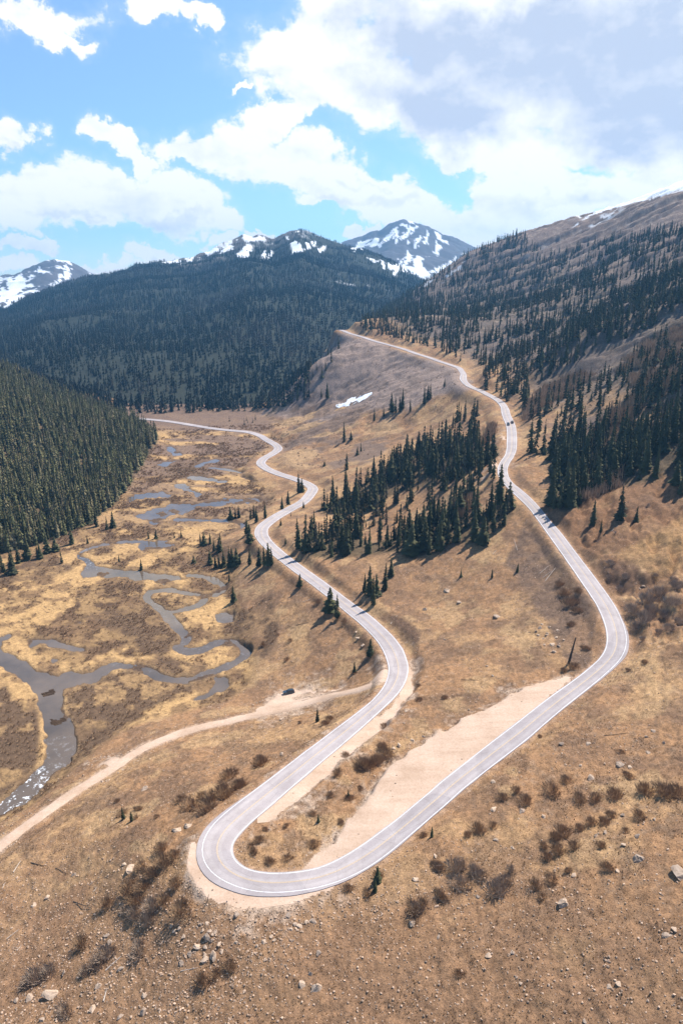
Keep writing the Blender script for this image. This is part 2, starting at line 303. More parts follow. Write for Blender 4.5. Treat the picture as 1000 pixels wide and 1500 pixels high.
wg = np.where(water, 1.0, 0.0)
for _ in range(2): wg = (2 * wg + np.roll(wg, 1, 0) + np.roll(wg, -1, 0) + np.roll(wg, 1, 1) + np.roll(wg, -1, 1)) / 6
bars = sstep(.60, .70, fbm(GX + 15, GY - 7, 10, 4)) * .62
z = np.where(wg > .02, z * (1 - wg) + (FZ - .9 + bars + (RR > 300) * .12) * wg, z)
bank = wg.copy()
for _ in range(3): bank = np.maximum(bank * .8, np.maximum.reduce([np.roll(bank, 1, 0), np.roll(bank, -1, 0), np.roll(bank, 1, 1), np.roll(bank, -1, 1)]) * .8)

def zat(x, y):
    a, b = lp(np.asarray(x, float), np.asarray(y, float))
    return bil(z, (a - T0) / (T1 - T0) * (NT - 1), (b - L0) / (L1 - L0) * (NR - 1))
def ground_hit(u, v):                            # where the line of sight of a survey bearing meets the ground
    q = world(u, v, d=1.0); s = np.exp(np.linspace(math.log(75), math.log(7000), 1600))
    k = q[2] * s < zat(q[0] * s, q[1] * s)
    if not k.any(): return None
    i = int(np.argmax(k)); a, b = s[max(i - 1, 0)], s[i]
    for _ in range(12):
        m = (a + b) / 2
        if q[2] * m < zat(q[0] * m, q[1] * m): b = m
        else: a = m
    return q * b

S5 = [(-400, 880), (0, 812), (40, 803), (80, 792), (120, 772), (165, 742), (195, 706), (218, 668), (232, 640), (200, 618), (120, 590), (0, 540), (-400, 400)]
S1 = [(465, 746), (497, 756), (546, 748), (574, 728), (616, 714), (658, 707), (700, 686), (700, 630), (665, 645), (616, 655), (574, 678), (546, 702), (518, 716), (490, 735)]
S2 = [(434, 802), (455, 816), (504, 816), (546, 812), (574, 809), (602, 819), (640, 812), (658, 795), (700, 798), (725, 780), (751, 755), (748, 735), (713, 750), (690, 760), (651, 752), (616, 772), (574, 786), (546, 796), (504, 780), (455, 782)]
S4 = [(769, 665), (800, 668), (810, 686), (804, 742), (825, 752), (846, 742), (867, 728), (895, 717), (923, 712), (965, 700), (1000, 686), (1120, 640), (1120, 540), (1000, 590), (965, 630), (916, 643), (888, 648), (860, 664), (846, 640), (818, 650)]
FLOORS = [S5, S1, S2, S4]
# ------------------------------------------------------------------ ground cover colours (albedo)
PX, PY = project(GX, GY, z)
col = lambda *c: np.array(c, np.float32)
def lay(base_, c, m): return base_ * (1 - m[..., None]) + c * m[..., None]
na = fbm(GX, GY, 26, 5); nb = fbm(GX + 300, GY + 70, 7, 4); nc = fbm(GX - 100, GY, 120, 4); nd = fbm(GX, GY, 1.6, 3)
tint = np.zeros((NT, NR, 3), np.float32) + col(.315, .178, .092)
tint = lay(tint, col(.39, .235, .118), sstep(.46, .62, na))
tint = lay(tint, col(.165, .104, .068), sstep(.50, .64, nb) * .55)
tint = lay(tint, col(.30, .20, .13), sstep(.60, .75, nd) * .5)
def soft(poly, jit, rmax=1200, k=4, rmin=0):
    jx = PX + (fbm(GX, GY, 14, 4) - .5) * jit * 2; jy = PY + (fbm(GX + 77, GY + 5, 14, 4) - .5) * jit
    m = (inpoly(jx, jy, poly) & (RR < rmax) & (RR > rmin)).astype(np.float32)
    for _ in range(k): m = (2 * m + np.roll(m, 1, 0) + np.roll(m, -1, 0) + np.roll(m, 1, 1) + np.roll(m, -1, 1)) / 6
    return m
ne = fbm(GX + 800, GY - 40, 15, 5, .62); tint = lay(tint, col(.185, .112, .070), sstep(.53, .64, ne) * .5)
tint = lay(tint, col(.46, .30, .155), sstep(.58, .70, fbm(GX - 300, GY + 10, 11, 4)) * .5)
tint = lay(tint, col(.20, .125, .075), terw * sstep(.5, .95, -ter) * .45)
tint = lay(tint, col(.19, .108, .062), gul * sstep(.40, .56, fbm(GX + 3, GY, 12, 4)) * .75)
# stony foreground
m = sstep(1180, 1420, PY + (na - .5) * 200) * (RR < 300)
tint = lay(tint, col(.255, .148, .084), m * .85)
# wet meadow: straw, with dark willow scrub
valley = (1 - sstep(.8, 4, z - FZ)) * (RR < 1000) * (PX < 470)
tint = lay(tint, col(.46, .285, .13), valley)
scr = sstep(.455, .55, fbm(GX + 11, GY, 30, 5, .6)) 
tint = lay(tint, col(.115, .070, .042), valley * scr * (.45 + .55 * sstep(.38, .56, nb)))
scr2 = sstep(.50, .60, fbm(GX - 60, GY + 20, 9, 5, .6)); tint = lay(tint, col(.17, .102, .058), valley * scr2 * .7)
kx = GX / 9 + (fbm(GX, GY, 6, 3) - .5) * 1.6; ky = GY / 9 + (fbm(GX + 9, GY, 6, 3) - .5) * 1.6
crk = np.abs(fbm(kx * 9, ky * 9, 13, 2) - .5); tint = lay(tint, col(.10, .064, .040), valley * (1 - sstep(.004, .016, crk)) * .8 * (RR < 520))
farv = sstep(840, 650, PY) * valley
tint = lay(tint, col(.17, .112, .083), farv * np.maximum(sstep(.40, .52, fbm(GX * .35, GY, 26, 5)), sstep(640, 622, PY)) * .9)
for poly in [P5([(100,1010),(130,970),(170,985),(230,960),(300,970),(330,990),(250,1030),(190,1060),(140,1105),(112,1110),(105,1060)],0,0,1),
             P5([(0,1000),(50,1040),(65,1110),(40,1150),(0,1180),(-60,1100)],0,0,1), P5([(330,905),(400,870),(410,930),(380,960),(340,950)],0,0,1), P5([(200,880),(260,905),(280,930),(240,960),(170,930),(120,900)],0,0,1),
             P5([(0,830),(60,810),(110,830),(60,850),(0,860)],0,0,1), P5([(230,680),(300,672),(310,700),(260,705)],0,0,1), P5([(300,800),(350,790),(350,820),(320,825)],0,0,1)]:
    tint = lay(tint, col(.135, .085, .052), soft(poly, 12) * (.45 + .55 * sstep(.4, .55, nb)))
# scrub and scree below the upper road in the distance
m = soft(P5([(500, 486), (670, 540), (700, 570), (640, 580), (600, 600), (540, 600), (470, 620), (400, 610), (380, 606), (440, 550)], 0, 0, 1), 10)
tint = lay(tint, col(.27, .198, .162), m)
tint = lay(tint, col(.15, .108, .086), m * sstep(.54, .64, fbm(GX * .5 + GY * .3, GY, 11, 4)) * .6)
m2 = soft(P5([(380, 600), (470, 590), (560, 600), (600, 640), (520, 690), (440, 690), (400, 660), (420, 640)], 0, 0, 1), 10)
tint = lay(tint, col(.19, .128, .092), m2 * sstep(.40, .56, na))
tint = lay(tint, col(.36, .23, .125), m2 * sstep(.55, .65, fbm(GX * .4, GY, 20, 4)))
# right-hand mountainside: dark shrubby ground, tint deepened to stand in for cloud shadow
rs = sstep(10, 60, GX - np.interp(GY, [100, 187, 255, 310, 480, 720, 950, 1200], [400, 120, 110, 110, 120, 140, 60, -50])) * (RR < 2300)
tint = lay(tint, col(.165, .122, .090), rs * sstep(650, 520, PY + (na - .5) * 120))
tint = np.where((rs > .5)[..., None] & (RR > 240)[..., None], tint * (.82 + .3 * (fbm(GX, GY, 18, 4)[..., None] - .5)), tint)
tint = lay(tint, col(.32, .235, .17), rs * sstep(.56, .68, nb) * sstep(650, 500, PY) * .6)
tint = lay(tint, col(.125, .097, .078), rs * sstep(.48, .60, fbm(GX * .6 + GY * .3, GY, 14, 4)) * sstep(620, 520, PY) * .75)
tint = lay(tint, col(.16, .12, .10), rs * sstep(.5, .62, fbm(GX, GY + 900, 45, 4)) * .7 * sstep(200, 330, RR))
alp = rs * sstep(440, 345, PY + .10 * (PX - 800) + (na - .5) * 60) * sstep(500, 800, RR)
tint = lay(tint, col(.185, .132, .108), alp * .9)
tint = lay(tint, col(.36, .27, .21), alp * sstep(.6, .72, nb) * .6)
for poly, c in [(P5([(800, 745), (1000, 690), (1000, 760), (900, 830), (860, 810)], 0, 0, 1), col(.21, .115, .062)), (P5([(880, 830), (925, 822), (940, 845), (920, 870), (895, 865)], 0, 0, 1), col(.15, .088, .055)),
                (P5([(900, 815), (1000, 755), (1000, 830), (960, 850), (930, 825)], 0, 0, 1), col(.33, .195, .09)), (P5([(555, 893), (590, 905), (615, 935), (612, 950), (590, 930)], 0, 0, 1), col(.14, .085, .055)),
                (P5([(770, 770), (860, 850), (880, 900), (860, 985), (820, 960), (790, 900), (740, 820)], 0, 0, 1), col(.17, .11, .075))]:
    tint = lay(tint, c, soft(poly, 8) * (.6 + .4 * sstep(.35, .55, nb)))
# bare far mountains: rock, forest floor, snow
zz = z
el = sstep(-40, 120, zz + (fbm(GX, GY, 300, 4) - .5) * 200)
far_m = isM & (RR > 870)
tl0 = np.interp(TT, [-.5, -.30, -.25, -.2, -.14, -.05, .05, .2], [400, 300, 80, 25, 90, 160, 90, 50]); tree_line = sstep(-25, 35, zz - tl0 + (fbm(GX, GY, 260, 4) - .5) * 150)
mm = far_m.astype(np.float32)
tint = lay(tint, col(.033, .036, .026), mm)
tint = lay(tint, col(.135, .115, .105), mm * tree_line)
s23 = ((M2 >= M1) | (M3 >= M1)) & far_m
tint = lay(tint, col(.105, .095, .098) , s23.astype(np.float32))
snow = np.zeros((NT, NR), np.float32)
aniso = fbm(TT * 5200 + 3, RR * .22, 60, 4)
snow = np.maximum(snow, far_m * sstep(.545, .57, aniso) * tree_line * sstep(60, 150, zz + (na - .5) * 90) * (1 - s23))
snow = np.maximum(snow, s23 * np.where(TT > 0, sstep(.64, .66, fbm(TT * 6000, RR * .3 + TT * 1500, 90, 4)), sstep(.61, .63, fbm(TT * 5000 + RR * .35, RR * .25 - TT * 900, 60, 4))) * .95)
for poly in [[(552,362),(560,350),(580,332),(584,333),(572,348),(558,363)], [(583,350),(600,332),(612,331),(592,352)], [(572,402),(588,382),(612,346),(618,345),(608,370),(592,392),(578,402)], [(632,362),(640,350),(646,360),(640,374)], [(536,378),(560,384),(605,391),(622,402),(600,400),(560,393)], [(512,368),(530,353),(548,350),(532,364)], [(628,398),(655,384),(683,370),(660,386),(640,400)], [(585,332),(592,328),(606,332),(596,335)],
             [(236,384),(262,378),(300,369),(322,360),(318,366),(290,377),(250,386)], [(318,368),(345,352),(352,352),(338,364),(325,371)], [(345,372),(360,360),(374,362),(366,374),(350,378)], [(378,382),(388,366),(400,368),(394,380)], [(418,346),(428,348),(440,358),(462,352),(462,362),(440,368),(428,372),(426,360)], [(432,339),(442,336),(446,340),(438,343)], [(466,366),(478,358),(476,368),(468,372)], [(240,383),(300,372),(330,362),(300,378),(262,385)],
             [(-20,420),(20,405),(60,392),(64,396),(40,412),(20,440),(-20,450)], [(74,418),(86,402),(104,394),(106,402),(94,412),(78,420)], [(82,390),(98,389),(106,394),(92,396)], [(2,448),(30,430),(60,420),(40,432),(10,452)]]:
    jx = PX + (fbm(GX, GY, 40, 4, .65) - .5) * 9; jy = PY + (fbm(GX + 40, GY, 40, 4, .65) - .5) * 9
    snow = np.maximum(snow, (inpoly(jx, jy, poly) & far_m & (RR > 2300) & (fbm(TT * 9000, RR * .30 + TT * 2500, 70, 5, .65) > .435)).astype(np.float32))
rsn = (inpoly(PX, PY, [(856, 319), (890, 307), (940, 294), (1000, 279), (1060, 265), (1060, 240), (1000, 255), (900, 290)]) & (RR > 1000) & (RR < 2300))
rdx = sstep(.64, .67, fbm(GX + 5, GY, 22, 3)) * alp * (RR > 700) * sstep(.55, .7, fbm(GX - 70, GY + 8, 160, 3))
snow = np.maximum(snow, np.maximum(rsn, rdx))
tint = lay(tint, col(.80, .83, .88), np.clip(snow, 0, 1))
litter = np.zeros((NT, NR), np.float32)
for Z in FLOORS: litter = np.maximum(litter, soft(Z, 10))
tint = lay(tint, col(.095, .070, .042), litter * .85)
gs = (grav_a | grav_b).astype(np.float32)
for q_ in (1, 3, 5, 3, 5, 2, 1, 4, 3, 1): gs = (gs + np.roll(gs, q_, 0) + np.roll(gs, -q_, 0) + np.roll(gs, q_, 1) + np.roll(gs, -q_, 1)) / 5
tint = lay(tint, col(.47, .345, .255), .95 * sstep(.06, .70, gs + (nd - .5) * .8 + (nb - .5) * 1.0) * (gs > .01))
gs2 = (1 - sstep(1.2, 3.2, D2 + (nd - .5) * 2.5)) * (RR < 600); tint = lay(tint, col(.46, .33, .24), gs2 * .85)
# gravel verges, wet banks
verge = (1 - sstep(.3, 1.7, D1 - edge + (nb - .5) * 1.2)) * (RR < 800)
tint = lay(tint, col(.37, .235, .15), verge * (.45 + .5 * sstep(.4, .6, nd)))
tint = lay(tint, col(.10, .065, .045), np.clip(wg * 1.6, 0, 1) * .9)
tint = lay(tint, col(.45, .29, .14), np.clip(bank - wg, 0, 1) * .6 * sstep(.4, .55, nb) * (RR < 450))

# ------------------------------------------------------------------ materials
def nodes(name):
    m = bpy.data.materials.new(name); m.use_nodes = True; nt = m.node_tree
    return m, nt, nt.nodes, nt.links, nt.nodes['Principled BSDF']
def mk_noise(ns, ls, scale, detail=4, rough=.6, vec=None):
    n = ns.new('ShaderNodeTexNoise'); n.inputs['Scale'].default_value = scale; n.inputs['Detail'].default_value = detail; n.inputs['Roughness'].default_value = rough
    if vec is None:
        tc = ns.get('TC') or ns.new('ShaderNodeTexCoord'); tc.name = 'TC'; vec = tc.outputs['Object']
    ls.new(vec, n.inputs['Vector']); return n.outputs['Fac']
def mk_ramp(ns, ls, fac, stops):
    r = ns.new('ShaderNodeValToRGB'); e = r.color_ramp.elements
    while len(e) < len(stops): e.new(.5)
    for k, (p, c) in zip(e, stops): k.position = p; k.color = (*c, 1) if len(c) == 3 else c
    ls.new(fac, r.inputs['Fac']); return r.outputs['Color']
def mk_mix(ns, ls, a, b, fac=1.0, mode='MULTIPLY'):
    m = ns.new('ShaderNodeMix'); m.data_type = 'RGBA'; m.blend_type = mode
    for s, v in ((m.inputs['Factor'], fac), (m.inputs['A'], a), (m.inputs['B'], b)):
        if hasattr(v, 'is_linked') or hasattr(v, 'node'): ls.new(v, s)
        elif isinstance(v, tuple): s.default_value = (*v, 1)
        else: s.default_value = v
    return m.outputs['Result']
def mk_bump(ns, ls, h, strength, dist, bsdf):
    b = ns.new('ShaderNodeBump'); b.inputs['Strength'].default_value = strength; b.inputs['Distance'].default_value = dist
    ls.new(h, b.inputs['Height']); ls.new(b.outputs['Normal'], bsdf.inputs['Normal'])
def mat_ground():
    m, nt, ns, ls, b = nodes('dry_ground')
    at = ns.new('ShaderNodeAttribute'); at.attribute_name = 'tint'
    f1 = mk_noise(ns, ls, .55, 8, .72); f2 = mk_noise(ns, ls, 2.6, 5, .7)
    c = mk_mix(ns, ls, at.outputs['Color'], mk_ramp(ns, ls, f1, [(.30, (.55, .53, .51)), (.5, (.96, .96, .96)), (.68, (1.38, 1.36, 1.33))]), 1.0)
    c = mk_mix(ns, ls, c, mk_ramp(ns, ls, f2, [(.33, (.55, .53, .52)), (.5, (1, 1, 1)), (.70, (1.35, 1.33, 1.30))]), .9)
    ls.new(c, b.inputs['Base Color']); b.inputs['Roughness'].default_value = .95; b.inputs['Specular IOR Level'].default_value = .12
    mk_bump(ns, ls, f2, .9, .35, b); return m
def mat_simple(name, stops, scale, rough=.9, detail=4, bump=None, rnd=None, spec=.2):
    m, nt, ns, ls, b = nodes(name)
    f = mk_noise(ns, ls, scale, detail, .65)
    c = mk_ramp(ns, ls, f, stops)
    if rnd == 'island':
        g = ns.new('ShaderNodeNewGeometry'); c = mk_mix(ns, ls, c, mk_ramp(ns, ls, g.outputs['Random Per Island'], [(0, (.6, .6, .6)), (1, (1.4, 1.36, 1.3))]))
    if rnd == 'object':
        g = ns.new('ShaderNodeObjectInfo'); c = mk_mix(ns, ls, c, mk_ramp(ns, ls, g.outputs['Random'], [(0, (.72, .72, .72)), (1, (1.3, 1.25, 1.15))]))
    if rnd == 'tone':
        g = ns.new('ShaderNodeAttribute'); g.attribute_name = 'tone'; c = mk_mix(ns, ls, c, g.outputs['Color'])
    ls.new(c, b.inputs['Base Color']); b.inputs['Roughness'].default_value = rough; b.inputs['Specular IOR Level'].default_value = spec
    if bump: mk_bump(ns, ls, f, bump[0], bump[1], b)
    return m
MG = mat_ground()
def mat_asphalt():
    m, nt, ns, ls, b = nodes('worn_asphalt')
    f = mk_noise(ns, ls, .35, 7, .7); f2 = mk_noise(ns, ls, 6, 3, .7)
    c = mk_ramp(ns, ls, f, [(.3, (.365, .320, .312)), (.7, (.425, .378, .370))])
    c = mk_mix(ns, ls, c, mk_ramp(ns, ls, f2, [(.35, (.88, .88, .88)), (.65, (1.1, 1.1, 1.1))]))
    # wheel tracks and patched cracks
    uv = ns.new('ShaderNodeUVMap'); uv.uv_map = 'lane'
    sx = ns.new('ShaderNodeSeparateXYZ'); ls.new(uv.outputs['UV'], sx.inputs[0])
    wv = ns.new('ShaderNodeMath'); wv.operation = 'SINE'; mu = ns.new('ShaderNodeMath'); mu.operation = 'MULTIPLY'; mu.inputs[1].default_value = 25.13
    ls.new(sx.outputs['X'], mu.inputs[0]); ls.new(mu.outputs[0], wv.inputs[0])
    c = mk_mix(ns, ls, c, mk_ramp(ns, ls, wv.outputs[0], [(0, (.93, .92, .93)), (1, (1.04, 1.04, 1.04))]))
    vo = ns.new('ShaderNodeTexVoronoi'); vo.feature = 'DISTANCE_TO_EDGE'; vo.inputs['Scale'].default_value = .09; ls.new(ns['TC'].outputs['Object'], vo.inputs['Vector'])
    c = mk_mix(ns, ls, c, mk_ramp(ns, ls, vo.outputs['Distance'], [(0, (.84, .84, .84)), (.004, (.9, .9, .9)), (.008, (1, 1, 1))]))
    v2 = ns.new('ShaderNodeTexVoronoi'); v2.inputs['Scale'].default_value = .05; ls.new(ns['TC'].outputs['Object'], v2.inputs['Vector']); sc = ns.new('ShaderNodeSeparateColor'); ls.new(v2.outputs['Color'], sc.inputs[0])
    c = mk_mix(ns, ls, c, mk_ramp(ns, ls, sc.outputs[0], [(0, (.90, .90, .91)), (1, (1.05, 1.04, 1.03))]))
    f5 = mk_noise(ns, ls, .12, 5, .65); c = mk_mix(ns, ls, c, mk_ramp(ns, ls, f5, [(.36, (.88, .87, .86)), (.55, (1, 1, 1))]))
    ls.new(c, b.inputs['Base Color']); b.inputs['Roughness'].default_value = .85; b.inputs['Specular IOR Level'].default_value = .25
    return m
MA = mat_asphalt()
MWL = mat_simple('white_road_paint', [(.30, (.42, .40, .40)), (.45, (.74, .74, .75)), (.7, (.84, .84, .85))], 1.1, .6, 6)
MYL = mat_simple('faded_yellow_road_paint', [(.3, (.52, .37, .22)), (.7, (.66, .50, .32))], 1.5, .6)
def mat_gravel():
    m, nt, ns, ls, b = nodes('pale_gravel')
    f = mk_noise(ns, ls, 1.6, 8, .7); c = mk_ramp(ns, ls, f, [(.28, (.44, .305, .22)), (.5, (.515, .37, .275)), (.72, (.575, .43, .335))])
    mp = ns.new('ShaderNodeMapping'); mp.inputs['Rotation'].default_value = (0, 0, math.radians(-41)); mp.inputs['Scale'].default_value = (.06, .42, .3); ls.new(ns['TC'].outputs['Object'], mp.inputs['Vector'])
    t_ = mk_noise(ns, ls, 1.0, 4, .6, mp.outputs[0]); c = mk_mix(ns, ls, c, mk_ramp(ns, ls, t_, [(.30, (.92, .90, .88)), (.5, (1, 1, 1)), (.70, (1.05, 1.05, 1.05))]))
    f3 = mk_noise(ns, ls, .09, 5, .6); c = mk_mix(ns, ls, c, mk_ramp(ns, ls, f3, [(.35, (.86, .83, .79)), (.6, (1.04, 1.04, 1.04))]))
    ls.new(c, b.inputs['Base Color']); b.inputs['Roughness'].default_value = .95; b.inputs['Specular IOR Level'].default_value = .1
    mk_bump(ns, ls, f, .5, .08, b); return m
MGR = mat_gravel()
MSN = mat_simple('old_snow', [(.3, (.74, .77, .83)), (.7, (.86, .88, .92))], .4, .6)
def mat_water():
    m, nt, ns, ls, b = nodes('stream_water')
    f = mk_noise(ns, ls, .05, 4); c = mk_ramp(ns, ls, f, [(.3, (.085, .066, .050)), (.7, (.17, .125, .09))])
    at = ns.new('ShaderNodeAttribute'); at.attribute_name = 'foam'
    fo = mk_noise(ns, ls, .45, 6, .75); mu = ns.new('ShaderNodeMath'); mu.operation = 'MULTIPLY'
    ls.new(mk_ramp(ns, ls, fo, [(.54, (0, 0, 0)), (.62, (1, 1, 1))]), mu.inputs[0]); ls.new(at.outputs['Fac'], mu.inputs[1])
    c = mk_mix(ns, ls, c, (.85, .87, .9), mu.outputs[0], 'MIX')
    ls.new(c, b.inputs['Base Color']); ls.new(mk_ramp(ns, ls, mu.outputs[0], [(0, (.05,) * 3), (1, (.7,) * 3)]), b.inputs['Roughness']); b.inputs['IOR'].default_value = 1.65
    tc = ns['TC']; n = mk_noise(ns, ls, .9, 4); mk_bump(ns, ls, n, .05, .2, b)
    return m
MW = mat_water()
MNEEDLE = mat_simple('spruce_needles', [(.3, (.036, .039, .018)), (.7, (.090, .086, .040))], .6, .8, 3, None, 'object', .15)
MOLIVE = mat_simple('olive_spruce_needles', [(.3, (.085, .082, .038)), (.7, (.15, .135, .066))], .6, .8, 3, None, 'object', .12)
MNEEDLE2 = mat_simple('forest_needles', [(.3, (.75, .75, .75)), (.7, (1.2, 1.2, 1.15))], .3, .85, 3, None, 'tone', .1)
MBARK = mat_simple('grey_bark', [(.3, (.10, .075, .055)), (.7, (.2, .16, .13))], 2, .9)
MTWIG = mat_simple('bare_twigs', [(.3, (.27, .170, .098)), (.7, (.46, .31, .19))], .8, .9, 3, None, 'island')
MTWIGG = mat_simple('grey_bare_twigs', [(.3, (.30, .225, .17)), (.7, (.48, .375, .295))], .8, .9, 3, None, 'island')
MASPEN = mat_simple('pale_bare_branches', [(.3, (.34, .235, .15)), (.7, (.52, .38, .27))], .05, .9, 3, None, 'island')
MROCK = mat_simple('granite', [(.25, (.22, .15, .11)), (.5, (.40, .30, .23)), (.75, (.58, .47, .40))], .9, .9, 7, (.6, .15), 'object')
MSTONE = mat_simple('loose_stones', [(.3, (.25, .165, .11)), (.7, (.52, .38, .285))], .7, .9, 4, None, 'island')
MLOG = mat_simple('bleached_wood', [(.3, (.34, .27, .22)), (.7, (.62, .54, .47))], 3, .85)
MDARK = mat_simple('dark_dead_wood', [(.3, (.035, .028, .022)), (.7, (.09, .07, .055))], 3, .9)
MTUFT = mat_simple('dry_grass', [(.3, (.24, .135, .055)), (.7, (.42, .26, .11))], .08, .95, 3, None, 'island', .05)
def mat_plain(name, c, rough, metal=0.0, spec=.5, coat=0.0):
    m, nt, ns, ls, b = nodes(name); f = mk_noise(ns, ls, 4, 3)
    ls.new(mk_ramp(ns, ls, f, [(.3, tuple(x * .88 for x in c)), (.7, tuple(min(1, x * 1.1) for x in c))]), b.inputs['Base Color'])
    b.inputs['Roughness'].default_value = rough; b.inputs['Metallic'].default_value = metal; b.inputs['Specular IOR Level'].default_value = spec; b.inputs['Coat Weight'].default_value = coat
    return m

# ------------------------------------------------------------------ object helpers
def new_mesh(name, V, F, mats, midx=None, smooth_=False, colors=None, cname='tint'):
    V = np.asarray(V, np.float32).reshape(-1, 3); me = bpy.data.meshes.new(name)
    F = np.asarray(F, np.int32); n, k = F.shape
    me.vertices.add(len(V)); me.vertices.foreach_set('co', V.ravel())
    me.loops.add(n * k); me.loops.foreach_set('vertex_index', F.ravel())
    me.polygons.add(n); me.polygons.foreach_set('loop_start', np.arange(0, n * k, k, dtype=np.int32))
    try: me.polygons.foreach_set('loop_total', np.full(n, k, np.int32))
    except Exception: pass
    for m in mats: me.materials.append(m)
    if midx is not None: me.polygons.foreach_set('material_index', np.asarray(midx, np.int32))
    me.polygons.foreach_set('use_smooth', np.full(n, bool(smooth_)))
    me.update(calc_edges=True)
    if colors is not None:
        if colors.ndim == 2:
            a = me.attributes.new(cname, 'FLOAT_COLOR', 'POINT'); a.data.foreach_set('color', np.c_[colors, np.ones(len(V))].astype(np.float32).ravel())
        else:
            a = me.attributes.new(cname, 'FLOAT', 'POINT'); a.data.foreach_set('value', colors.astype(np.float32))
    return me
def link(name, me, parent=None, **kw):
    o = bpy.data.objects.new(name, me); C.objects.link(o)
    if parent is not None: o.parent = parent
    for k, v in kw.items(): o[k] = v
    return o
def struct(name, me, parent=None, label=None):
    o = link(name, me, parent)
    if parent is None: o['kind'] = 'structure'
    if label: o['label'] = label
    return o
def tag(o, label, cat, group=None, kind=None):
    o['label'] = label; o['category'] = cat
    if group: o['group'] = group
    if kind: o['kind'] = kind
    return o
G3 = np.stack([GX, GY, z + ZC], -1)
ii, jj = np.meshgrid(np.arange(NT - 1), np.arange(NR - 1), indexing='ij'); v0 = ii * NR + jj
QF = np.stack([v0, v0 + 1, v0 + NR + 1, v0 + NR], -1).reshape(-1, 4)[:, ::-1]
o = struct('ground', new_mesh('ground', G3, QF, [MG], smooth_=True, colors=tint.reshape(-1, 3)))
def sheet(name, mask, zarr, mat, colors=None, cname='foam', label=None):
    f = QF[mask.ravel()[QF].all(1)]; u, inv = np.unique(f, return_inverse=True)
    V = np.stack([GX.ravel()[u], GY.ravel()[u], zarr.ravel()[u] + ZC], 1)
    return struct(name, new_mesh(name, V, inv.reshape(-1, 4), [mat], smooth_=True, colors=None if colors is None else colors.ravel()[u], cname=cname), label=label)
wide = bank > .05
foam = sstep(1115, 1140, PY) * (PX < 90) * .8 + .10 * (PY > 1080) * (PX < 140) + .06 * (PX > 150) * (PY < 990) * (PY > 880) + .25 * inpoly(PX, PY, [(115, 800), (150, 800), (145, 835), (115, 835)])
sheet('water', wide & (RR < 1000), FZ - .28, MW, foam)
gsoft = gravel.astype(np.float32)
for _ in range(7): gsoft = (gsoft + np.roll(gsoft, 1, 0) + np.roll(gsoft, -1, 0) + np.roll(gsoft, 1, 1) + np.roll(gsoft, -1, 1)) / 5
sheet('gravel_pullout', gravel & (gsoft * 1.8 - .7 + (nd - .5) * 1.0 + (nb - .5) * .9 > .42), z + .045, MGR)
DT = np.gradient(DP, axis=0); DT[:, 2] = 0; DT /= np.linalg.norm(DT, axis=1)[:, None]; DN = np.stack([DT[:, 1], -DT[:, 0], 0 * DT[:, 0]], 1)
offs = [1.75 + .5 * (fbm(np.arange(len(DP)) * 1.0, np.full(len(DP), 7.0 * k), 3, 4) - .5) * 2 for k in (1, 2)]
V = np.stack([DP + DN * (offs[0] + .25)[:, None] - (0, 0, .14), DP + DN * offs[0][:, None] + (0, 0, .03), DP + DN * .0 + (0, 0, .07), DP - DN * offs[1][:, None] + (0, 0, .03), DP - DN * (offs[1] + .25)[:, None] - (0, 0, .14)], 1); V[..., 2] += ZC
a = (np.arange(len(DP) - 1)[:, None] * 5 + np.arange(4)).ravel()
struct('dirt_road', new_mesh('dirt_road', V, np.stack([a, a + 1, a + 6, a + 5], 1), [MGR], smooth_=True))
sm = inpoly(PX + (nb - .5) * .8, PY + (na - .5) * 1, [(486, 600), (489, 594), (510, 586), (530, 578), (546, 574), (545, 578), (530, 588), (505, 598)]) & (RR < 1100)
sm |= inpoly(PX + (nb - .5) * 2, PY + (na - .5) * 2, [(497, 588), (510, 582), (528, 578), (512, 586)]) & (RR < 1100)
sheet('snow_patch', sm, z + .25, MSN)

# road ribbon with painted lines
def ribbon(name, offs, mat, parent=None, dz=None, sel=slice(None), uv=False):
    P = RP[sel]; n = len(P); V = np.stack([P + RN[sel] * np.asarray(o_)[sel][:, None] + np.array([0, 0, 1.0]) * (dzz if np.ndim(dzz) == 0 else np.asarray(dzz)[sel][:, None]) for o_, dzz in zip(offs, dz)], 1)
    V[..., 2] += ZC; k = V.shape[1]
    a = (np.arange(n - 1)[:, None] * k + np.arange(k - 1)).ravel()
    me = new_mesh(name, V, np.stack([a, a + 1, a + k + 1, a + k], 1), [mat])
    if uv:
        l = me.uv_layers.new(name='lane'); li = np.empty(len(me.loops), np.int32); me.loops.foreach_get('vertex_index', li)
        uu = np.linspace(0, 1, k)[li % k]; l.data.foreach_set('uv', np.stack([uu, li // k * .05], 1).astype(np.float32).ravel())
    return struct(name, me, parent)
h2 = RW / 2; wob = (fbm(np.arange(len(RP)) * 1.0, np.zeros(len(RP)), 4, 3) - .5) * .35
ea = h2 + RX + wob; eb = h2 + .35 + wob[::-1]
drop = -np.ones(len(RP)) * .55
road = ribbon('road', [ea + .12, ea, h2 * .5, 0 * h2, -h2 * .5, -eb, -eb - .12], MA, None, [drop, 0, .03, .05, .03, 0, drop], uv=True)
rr = np.hypot(RP[:, 0], RP[:, 1]); lw = .07 + .00004 * np.clip(rr - 200, 0, 500)
i_far = np.where(rr < 720)[0]; sl = slice(int(i_far[0]), int(i_far[-1]))
lift = .012 + .00003 * rr
for sgn in (1, -1):
    zb = .006
    ribbon('edge_line', [sgn * (h2 + lw) , sgn * (h2 - lw)], MWL, road, [lift + .004, lift + .004], sl)
for sgn in (1, -1):
    ribbon('centre_line', [sgn * .10 + lw * .7, sgn * .10 - lw * .7], MYL, road, [.05 + lift, .05 + lift], sl)

